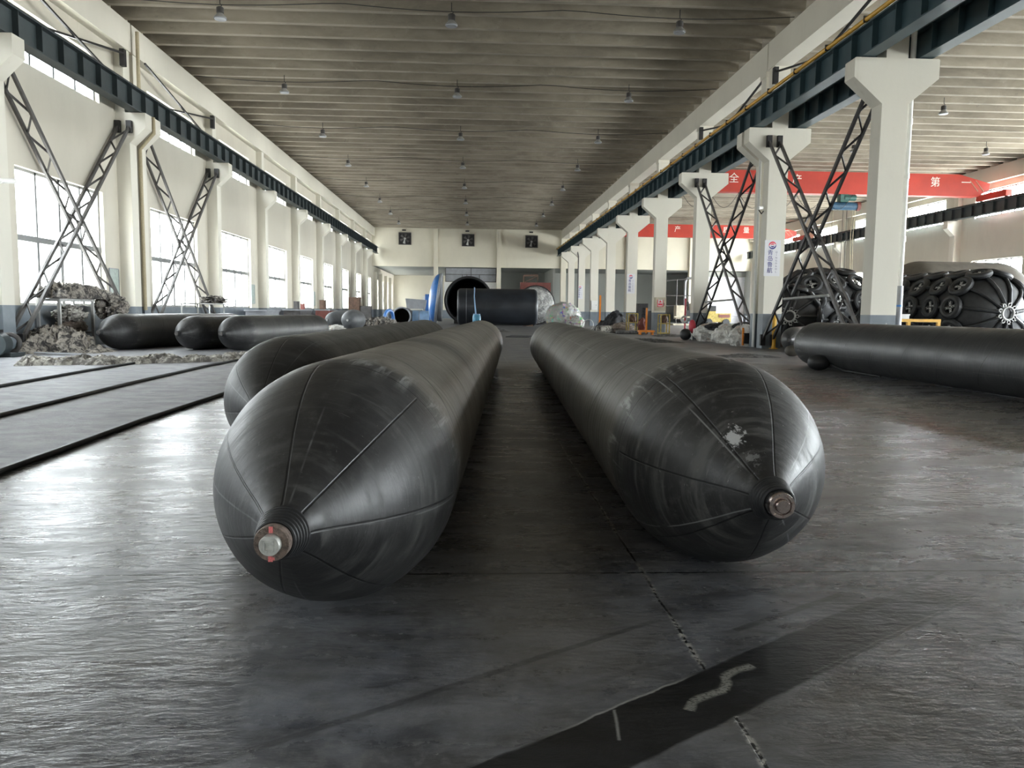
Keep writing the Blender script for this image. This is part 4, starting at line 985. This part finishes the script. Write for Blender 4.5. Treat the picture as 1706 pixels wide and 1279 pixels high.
t = thing('maroon_frame', (5.0, 66, 0), 'maroon steel housing with a small jib on top, beyond the foil-clad autoclave', 'machine')
part('housing', B().box(3.9, 6.5, 65.6, 66.6, 2.3, 3.42), M['maroon'], t, smooth=False)
for x in (4.0, 6.4):
    for y in (65.7, 66.5): part('leg', B().box(x-.08, x+.08, y-.08, y+.08, 0, 2.3), M['maroon'], t, smooth=False)
part('jib', B().bar((4.2, 66, 4.0), (5.4, 66, 4.05), .14).bar((4.2, 66, 3.4), (4.2, 66, 4.0), .12).bar((4.3, 66, 3.45), (5.4, 66, 4.0), .08).bar((5.4, 66, 3.4), (5.4, 66, 4.1), .06), M['brown'], t, smooth=False)
# big black cylinder lying across the aisle
t = thing('rubber_cylinder', (1.55, 51.9, 0), 'huge black rubber cylinder lying crosswise in the middle of the back', 'cylinder')
r = 1.22; cr = .24; x0, x1 = -1.12, 4.22; pr = [(0, .02)] + [(cr*(1-math.cos(a)), r - cr + cr*math.sin(a)) for a in [PI/2*i/6 for i in range(7)]] 
pr = pr + [(x1-x0-a, c) for a, c in reversed(pr)]
part('skin', B().lathe(pr, 64, Matrix.Translation((x0, 51.9, r+.02)) @ Matrix.Rotation(PI/2, 4, 'Y')), simple('cylinder_rubber', (.016, .019, .024), .42, 0, .4, .9, .1), t)
part('ply_band', B().torus(r+.002, .012, 64, 6, Matrix.Translation((x0+.6, 51.9, r+.02)) @ Matrix.Rotation(PI/2, 4, 'Y')), M['greysheet'], t)
part('wedge', B().prism([(3.2, 0), (3.9, 0), (3.9, .12)], 50.7, 51.1), M['brown'], t, smooth=False)
t = thing('blue_drum', (.1, 30.2, 0), 'faded blue plastic drum standing past the end of the front left airbag', 'drum')
part('barrel', B().lathe([(0,.14),(.04,.155),(.3,.165),(.34,.16),(.38,.165),(.7,.16),(.80,.15),(.84,.13)], 28, Matrix.Translation((.1, 30.2, 0))), M['cyan'], t)
part('lid', B().cyl((.1, 30.2, .84), (.1, 30.2, .87), .14, n=24), M['ltblue'], t)
top('hanging_rope', B().tube([(.02, 50.55, 2.5), (0.0, 50.4, 1.9), (.04, 50.3, 1.4), (.12, 50.1, .6), (.15, 50, .02)], [.035, .03, .045, .06, .07], 8), M['ltblue'], 'pale blue rope hanging down the front of the huge black cylinder', 'rope')
# heap of bottles in a mesh bag
t = thing('bottle_bale', (5.5, 46.3, 0), 'clear bale of mixed plastic bottles before the foil-clad autoclave', 'bale')
part('bale', B().blob((5.35, 46.3, .68), 1.0, .8, .80, .12, 3, 40, 24, .01, 6), M['bottles'], t)
part('lower_bags', B().blob((6.0, 45.6, .35), .5, .4, .38, .2, 3, 30, 18, .01, 9), M['bottles'], t)
# floor scraps in the aisle
top('rubber_sheet', B().heap(.5, 1.75, 36.2, 38.6, lambda u, v: .10*math.sin(PI*u)*math.sin(PI*v)+.01, 30, 30, .10, 4), M['greytarp'], 'flat grey rubber scrap in the aisle before the huge cylinder', 'sheet')
top('rubber_sheet', B().add([(1.2, 29.2, .03), (2.1, 29.0, .03), (2.3, 30.6, .03), (1.5, 31.0, .03), (1.2, 29.2, .0), (2.1, 29.0, .0), (2.3, 30.6, .0), (1.5, 31.0, .0)], [(0,1,2,3),(0,4,5,1),(1,5,6,2),(2,6,7,3),(3,7,4,0),(7,6,5,4)]), M['darktarp'], 'dark rubber scrap in the aisle by the far tip of the front right airbag', 'sheet', smooth=False)
top('rubber_sheet', B().heap(4.6, 7.0, 25.2, 27.2, lambda u, v: .07*math.sin(PI*u)*math.sin(PI*v)+.01, 50, 40, .09, 3), M['greytarp'], 'large dark tarp patch on the floor ahead of the buoy column', 'tarp')
top('rubber_sheet', B().heap(5.65, 7.0, 17.2, 18.0, lambda u, v: .05*math.sin(PI*u)*math.sin(PI*v)+.008, 40, 26, .06, 4), M['greytarp'], 'narrow dark tarp patch on the floor by the tip of the right-hand airbag', 'tarp')
top('rubber_sheet', B().heap(7.6, 9.0, 31.5, 33.2, lambda u, v: .08*math.sin(PI*u)*math.sin(PI*v)+.008, 30, 26, .08, 4), M['greytarp'], 'dark rag patch on the floor behind the buoy column', 'tarp')

# ------------------------------------------------------------------ things along the middle row
t = thing('mooring_buoy', (8.0, 28.3, 0), 'red plastic buoy leaning on a black rubber ball at a column foot', 'buoy')
part('float', B().lathe([(.25+.5*(1-math.cos(PI*i/14))/2, max(.02, .13*math.sin(PI*i/14)**.8)) for i in range(15)], 20, Matrix.Translation((8.08, 28.2, 0))), M['redbuoy'], t)
part('stem', B().cyl((8.08, 28.2, 0), (8.08, 28.2, .28), .03, n=10), M['white'], t)
top('rubber_ball', B().lathe([(.21*(1-math.cos(PI*i/14)), max(.02, .21*math.sin(PI*i/14)**.85)) for i in range(15)], 24, Matrix.Translation((7.78, 28.0, 0))), M['rubber'], 'black rubber ball beside the red buoy', 'fender')
for k, (c, rx, ry, rz, m, lab) in enumerate((((8.5, 27.2, .25), .55, .6, .34, 'sack', 'white woven sack heap nearest the buoy'), ((8.66, 25.7, .22), .5, .7, .36, 'sack', 'broad flattened pile of grey-white sacks in the middle of the sack row'),
        ((8.35, 23.5, .24), .36, .4, .36, 'sack', 'knotted white sack with an orange strip, at the foot of the double column'), ((8.5, 26.5, .50), .38, .36, .13, 'darktarp', 'dark cloth thrown over the white sacks'))):
    top('woven_sack' if m == 'sack' else 'dark_cloth', B().blob(c, rx, ry, rz, .26, 1.7, 56, 36, .0, k*2.3), M[m], lab, 'sack' if m == 'sack' else 'cloth', 'heap of sacks by the columns' if m == 'sack' else None)
top('orange_strip', B().tube([(8.2, 23.1, .04), (8.18, 23.05, .3), (8.25, 23.25, .55)], .035, 8), M['orange'], 'orange band round the knotted white sack', 'strap')
top('round_lid', B().lathe([(0,.42),(.03,.44),(.10,.38),(.17,.22),(.20,.02)], 32, Matrix.Translation((9.0, 25.2, .52)) @ Matrix.Rotation(.1, 4, 'X')), M['darktarp'], 'black domed lid lying on the white sacks', 'lid')
t = thing('safety_post', (8.62, 21.75, 0), 'yellow steel safety post at the foot of the signed column', 'post')
part('tube', B().cyl((8.62, 21.75, .02), (8.62, 21.75, .98), .06, n=18), M['yellow'], t)
part('cap', B().cyl((8.62, 21.75, .98), (8.62, 21.75, 1.0), .058, n=18), M['yellow'], t)
part('base_plate', B().box(8.53, 8.71, 21.66, 21.84, 0, .02), M['yellow'], t, smooth=False)
t = thing('floor_barrier', (9.9, 17.4, 0), 'low yellow tube barrier beside the downpipe column', 'barrier')
part('rail', B().bar((9.25, 17.3, .885), (10.75, 17.3, .885), .07), M['yellow'], t, smooth=False)
for x in (9.29, 10.0, 10.71): part('post', B().box(x-.035, x+.035, 17.265, 17.335, 0, .85), M['yellow'], t, smooth=False)
top('paper_box', B().box(9.68, 9.98, 17.24, 17.38, .921, 1.02).box(9.67, 9.99, 17.23, 17.39, 1.0, 1.03), M['white'], 'small white box resting on the yellow barrier rail', 'box', smooth=False)
# tarp heap between columns
top('dark_tarp_heap', B().heap(6.3, 7.9, 37.6, 40.2, lambda u, v: 1.35*max(0, math.sin(PI*min(1, u*1.15)))**1.2*math.sin(PI*v)**.5*(.4+.6*u), 50, 50, .18, 2.3, 0, 3), M['darktarp'], 'dark tarp-covered heap leaning against the column before the small sign', 'tarp')
top('rolled_mat', B().cyl((5.9, 36.4, .18), (6.7, 37.0, .18), .17, n=24).torus(.10, .03, 20, 6, Matrix.Translation((5.88, 36.38, .18)) @ Matrix.Rotation(PI/2, 4, 'X') @ Matrix.Rotation(-.9, 4, 'Y')), M['canvas2'], 'pale rolled mat on the floor before the dark tarp heap', 'mat')
top('rolled_mat', B().cyl((6.5, 35.0, .09), (8.0, 35.2, .09), .08, n=18), M['greytarp'], 'long thin grey roll on the floor before the fuse box column', 'mat')
top('folded_sheet_stack', B().blob((7.2, 37.0, .22), .55, .4, .26, .18, 2, 36, 20, .0, 5), M['taupe'], 'taupe folded sheets stacked beside the dark tarp heap', 'sheet')
def frame_cart(x, y, w, h, m, lab, shelves=(.08, .5)):
    t = thing('tube_trolley', (x, y, 0), lab, 'trolley')
    for dx in (-w/2, w/2):
        for dy in (-.25, .25): part('upright', B().bar((x+dx, y+dy, 0), (x+dx, y+dy, h), .045), M[m], t, smooth=False)
    for z in shelves + (h-.03,): part('shelf', B().box(x-w/2, x+w/2, y-.25, y+.25, z, z+.04), M[m], t, smooth=False)
    part('load', B().blob((x, y, shelves[-1] + .2), w*.36, .2, .17, .3, 3, 20, 12, shelves[-1]+.045, x), M['brown'], t)
    return t
frame_cart(7.35, 35.6, .42, .95, 'dullyellow', 'small yellow tube trolley at the foot of the column with the middle sign')
frame_cart(8.35, 33.6, .38, .92, 'dullyellow', 'small yellow tube trolley touching the fuse box column')
t = thing('hand_pallet_stand', (8.1, 34.8, 0), 'orange stand with upright post between the two yellow trolleys', 'stand')
t.location = (7.75, 34.4, 0)
part('post', B().box(7.72, 7.79, 34.37, 34.43, .05, 1.20), M['orange'], t, smooth=False)
part('base', B().box(7.4, 8.1, 34.2, 34.6, .12, .20).box(7.45, 7.5, 34.2, 34.6, 0, .12).box(8.0, 8.05, 34.2, 34.6, 0, .12), M['orange'], t, smooth=False)
part('load', B().blob((7.6, 34.6, .45), .18, .15, .25, .3, 2, 20, 12, .2, 3), M['maroon'], t)
top('orange_column_post', B().box(7.58, 7.68, 46.5, 46.6, 0, 2.0).box(7.5, 7.76, 46.4, 46.7, 0, .05), M['orange'], 'tall orange steel post between the distant columns', 'post', smooth=False)
top('black_sheet_roll', B().cyl((8.2, 37.2, .02), (8.35, 37.3, 1.2), .12, .15, 16), M['darktarp'], 'dark roll standing on end behind the orange stand', 'roll')
top('white_hoop', B().torus(.28, .022, 28, 8, Matrix.Translation((6.2, 41.6, .20)) @ Matrix.Rotation(PI/2, 4, 'X')), M['palesteel'], 'pale wire hoop standing on the floor beside the bottle bale', 'hoop')
bpy.data.objects['white_hoop'].location.z = 0
top('black_machine', B().box(9.1, 10.5, 43.5, 44.5, 0, 1.1).box(9.3, 9.9, 43.6, 44.3, 1.1, 1.5), M['darksteel'], 'dark machine block behind the column with the middle sign', 'machine', smooth=False)
# beige pump set and pipe rack in the far store
t = thing('pump_set', (17.2, 61.5, 0), 'beige pump machine on a base frame, seen between two columns', 'machine')
part('left_tank', B().box(16.2, 17.0, 61.2, 62.0, .5, 1.6), M['beige'], t, smooth=False)
part('right_tank', B().cyl((17.7, 61.5, .5), (17.7, 61.5, 1.75), .42, n=24), M['beige'], t)
part('base_frame', B().box(15.9, 18.1, 60.9, 62.2, .0, .14).box(16.0, 18.1, 61.0, 61.1, .62, .72), M['beige'], t, smooth=False)
part('valve_block', B().box(17.0, 17.4, 61.2, 61.8, .3, 1.2).cyl((17.2, 61.4, 1.2), (17.2, 61.4, 1.9), .07), M['darksteel'], t, smooth=False)
t = thing('pipe_rack', (18.5, 71.5, 0), 'thin dark pipe framework rising behind the beige pump machine', 'pipework')
part('riser', B().cyl((18.9, 71.5, 0), (18.9, 71.5, 4.1), .06, n=10), M['steel'], t)
for a, c in ((3.9, 4.2), (2.6, 2.6), (1.6, 1.7)): part('crosspipe', B().cyl((17.2, 71.5, a), (20.6, 71.5, c), .045, n=10), M['steel'], t)
part('vent_duct', B().tube([(19.7, 71.6, 0), (19.7, 71.6, 3.9), (19.9, 71.6, 4.2), (20.6, 71.6, 4.3)], .11, 12), M['greysheet'], t)
t = thing('forklift', (19.5, 61.5, 0), 'small yellow and black forklift truck before the white roller door', 'forklift')
part('chassis', B().box(18.4, 20.6, 61.0, 62.2, .28, 1.0).box(18.6, 19.4, 61.1, 62.1, 1.0, 1.15), M['dullyellow'], t, smooth=False)
part('seat', B().box(19.0, 19.5, 61.4, 61.8, 1.15, 1.6), M['darksteel'], t, smooth=False)
for y in (61.2, 61.9): part('mast', B().box(18.15, 18.3, y, y+.1, .05, 2.0), M['teal'], t, smooth=False)
for x in (18.8, 20.2):
    for y in (61.0, 62.1): part('wheel', B().cyl((x, y-.1, .28), (x, y+.1, .28), .28, n=20), M['rubber'], t)
part('grille', B().box(19.6, 20.5, 60.97, 61.0, .65, .9), M['maroon'], t, smooth=False)
top('pipe_support_table', B().box(21.3, 23.0, 64, 65, .75, .8).box(21.3, 21.36, 64, 64.06, 0, .75).box(22.9, 22.96, 64, 64.06, 0, .75).box(21.3, 21.36, 64.9, 64.96, 0, .75).box(22.9, 22.96, 64.9, 64.96, 0, .75), M['greysheet'], 'plain grey table before the white roller door', 'table', smooth=False)
t = thing('fire_hose_post', (9.35, 34.4, 0), 'red upright hose holder leaning near the buoy column', 'hose')
t.location = (8.05, 29.3, 0)
part('post', B().cyl((8.12, 29.35, .25), (8.12, 29.35, 1.55), .035, n=10), M['redbuoy'], t)
part('coil', B().torus(.11, .035, 20, 8, Matrix.Translation((8.07, 29.3, .75)) @ Matrix.Rotation(PI/2, 4, 'X')), M['white'], t)
part('foot', B().cyl((8.12, 29.35, 0), (8.12, 29.35, .25), .03, n=10), M['white'], t)
top('timber_crate', B().box(9.3, 10.3, 22.4, 23.4, .02, .26).box(9.25, 10.35, 22.35, 22.45, 0, .3).box(9.25, 10.35, 23.35, 23.45, 0, .3), M['brown'], 'low brown timber crate behind the foot of the nearest brace', 'crate', smooth=False)

# ------------------------------------------------------------------ light and camera
w = bpy.data.worlds.new('overcast'); bpy.context.scene.world = w; w.use_nodes = True
nt = w.node_tree; nt.nodes.clear(); o = nt.nodes.new('ShaderNodeOutputWorld'); bg = nt.nodes.new('ShaderNodeBackground')
tc = nt.nodes.new('ShaderNodeTexCoord'); sx = nt.nodes.new('ShaderNodeSeparateXYZ'); mr = nt.nodes.new('ShaderNodeMapRange'); mx = nt.nodes.new('ShaderNodeMix'); mx.data_type = 'RGBA'
nt.links.new(tc.outputs['Generated'], sx.inputs[0]); nt.links.new(sx.outputs[2], mr.inputs[0]); mr.inputs[1].default_value = -.15; mr.inputs[2].default_value = .15
nt.links.new(mr.outputs[0], mx.inputs[0]); mx.inputs[6].default_value = (.62, .62, .60, 1); mx.inputs[7].default_value = (.93, .965, 1.0, 1)
nt.links.new(mx.outputs[2], bg.inputs[0])
# the hazy sun stands on the far side of the second aisle: that half of the sky is brighter
ms = nt.nodes.new('ShaderNodeMapRange'); nt.links.new(sx.outputs[0], ms.inputs[0])
for i, v in ((1, -.8), (2, .8), (3, 2.8), (4, 29.0)): ms.inputs[i].default_value = v
nt.links.new(ms.outputs[0], bg.inputs[1])
nt.links.new(bg.outputs[0], o.inputs[0])
def portal(x, z, h, ry, y0=FRONT, y1=BACK):
    l = bpy.data.lights.new('daylight_portal', 'AREA'); l.shape = 'RECTANGLE'; l.size = h; l.size_y = y1 - y0; l.cycles.is_portal = True
    ob = bpy.data.objects.new('daylight_portal', l); C.objects.link(ob); ob.location = (x, (y0+y1)/2, z); ob.rotation_euler = (0, ry, 0)
for x, ry in ((WL-.30, -PI/2), (WR+.30, PI/2)):
    portal(x, 2.5, 3.0, ry, y1=FAR if x < 0 else BACK); portal(x, 6.9, 1.5, ry)
f = 1280.
def unit(v): return Vector(v).normalized()
cyv = unit(((790-853)/f, (639.5-517)/f, -1)); p2 = unit(((1790-853)/f, (639.5-528.5)/f, -1))
cz = p2.cross(cyv).normalized()
if cz.y < 0: cz = -cz
cxv = cyv.cross(cz)
Rm = Matrix((cxv, cyv, cz))            # rows: world axes in camera space -> world = Rm @ cam
cam = bpy.data.cameras.new('camera'); co = bpy.data.objects.new('camera', cam); C.objects.link(co)
cam.sensor_width = 36; cam.sensor_fit = 'HORIZONTAL'; cam.lens = f*36/1706; cam.clip_start = .05; cam.clip_end = 400
co.matrix_world = Matrix.Translation((0, 0, 1.0)) @ Rm.to_4x4()
sc = bpy.context.scene; sc.camera = co
sc.view_settings.view_transform = 'Standard'; sc.view_settings.look = 'None'; sc.view_settings.gamma = 1; sc.view_settings.use_curve_mapping = False
sc.view_settings.exposure = 1.72
sc.cycles.max_bounces = 10; sc.cycles.diffuse_bounces = 6; sc.cycles.glossy_bounces = 4; sc.cycles.transparent_max_bounces = 12
sc.cycles.use_denoising = True; sc.cycles.sample_clamp_indirect = 8
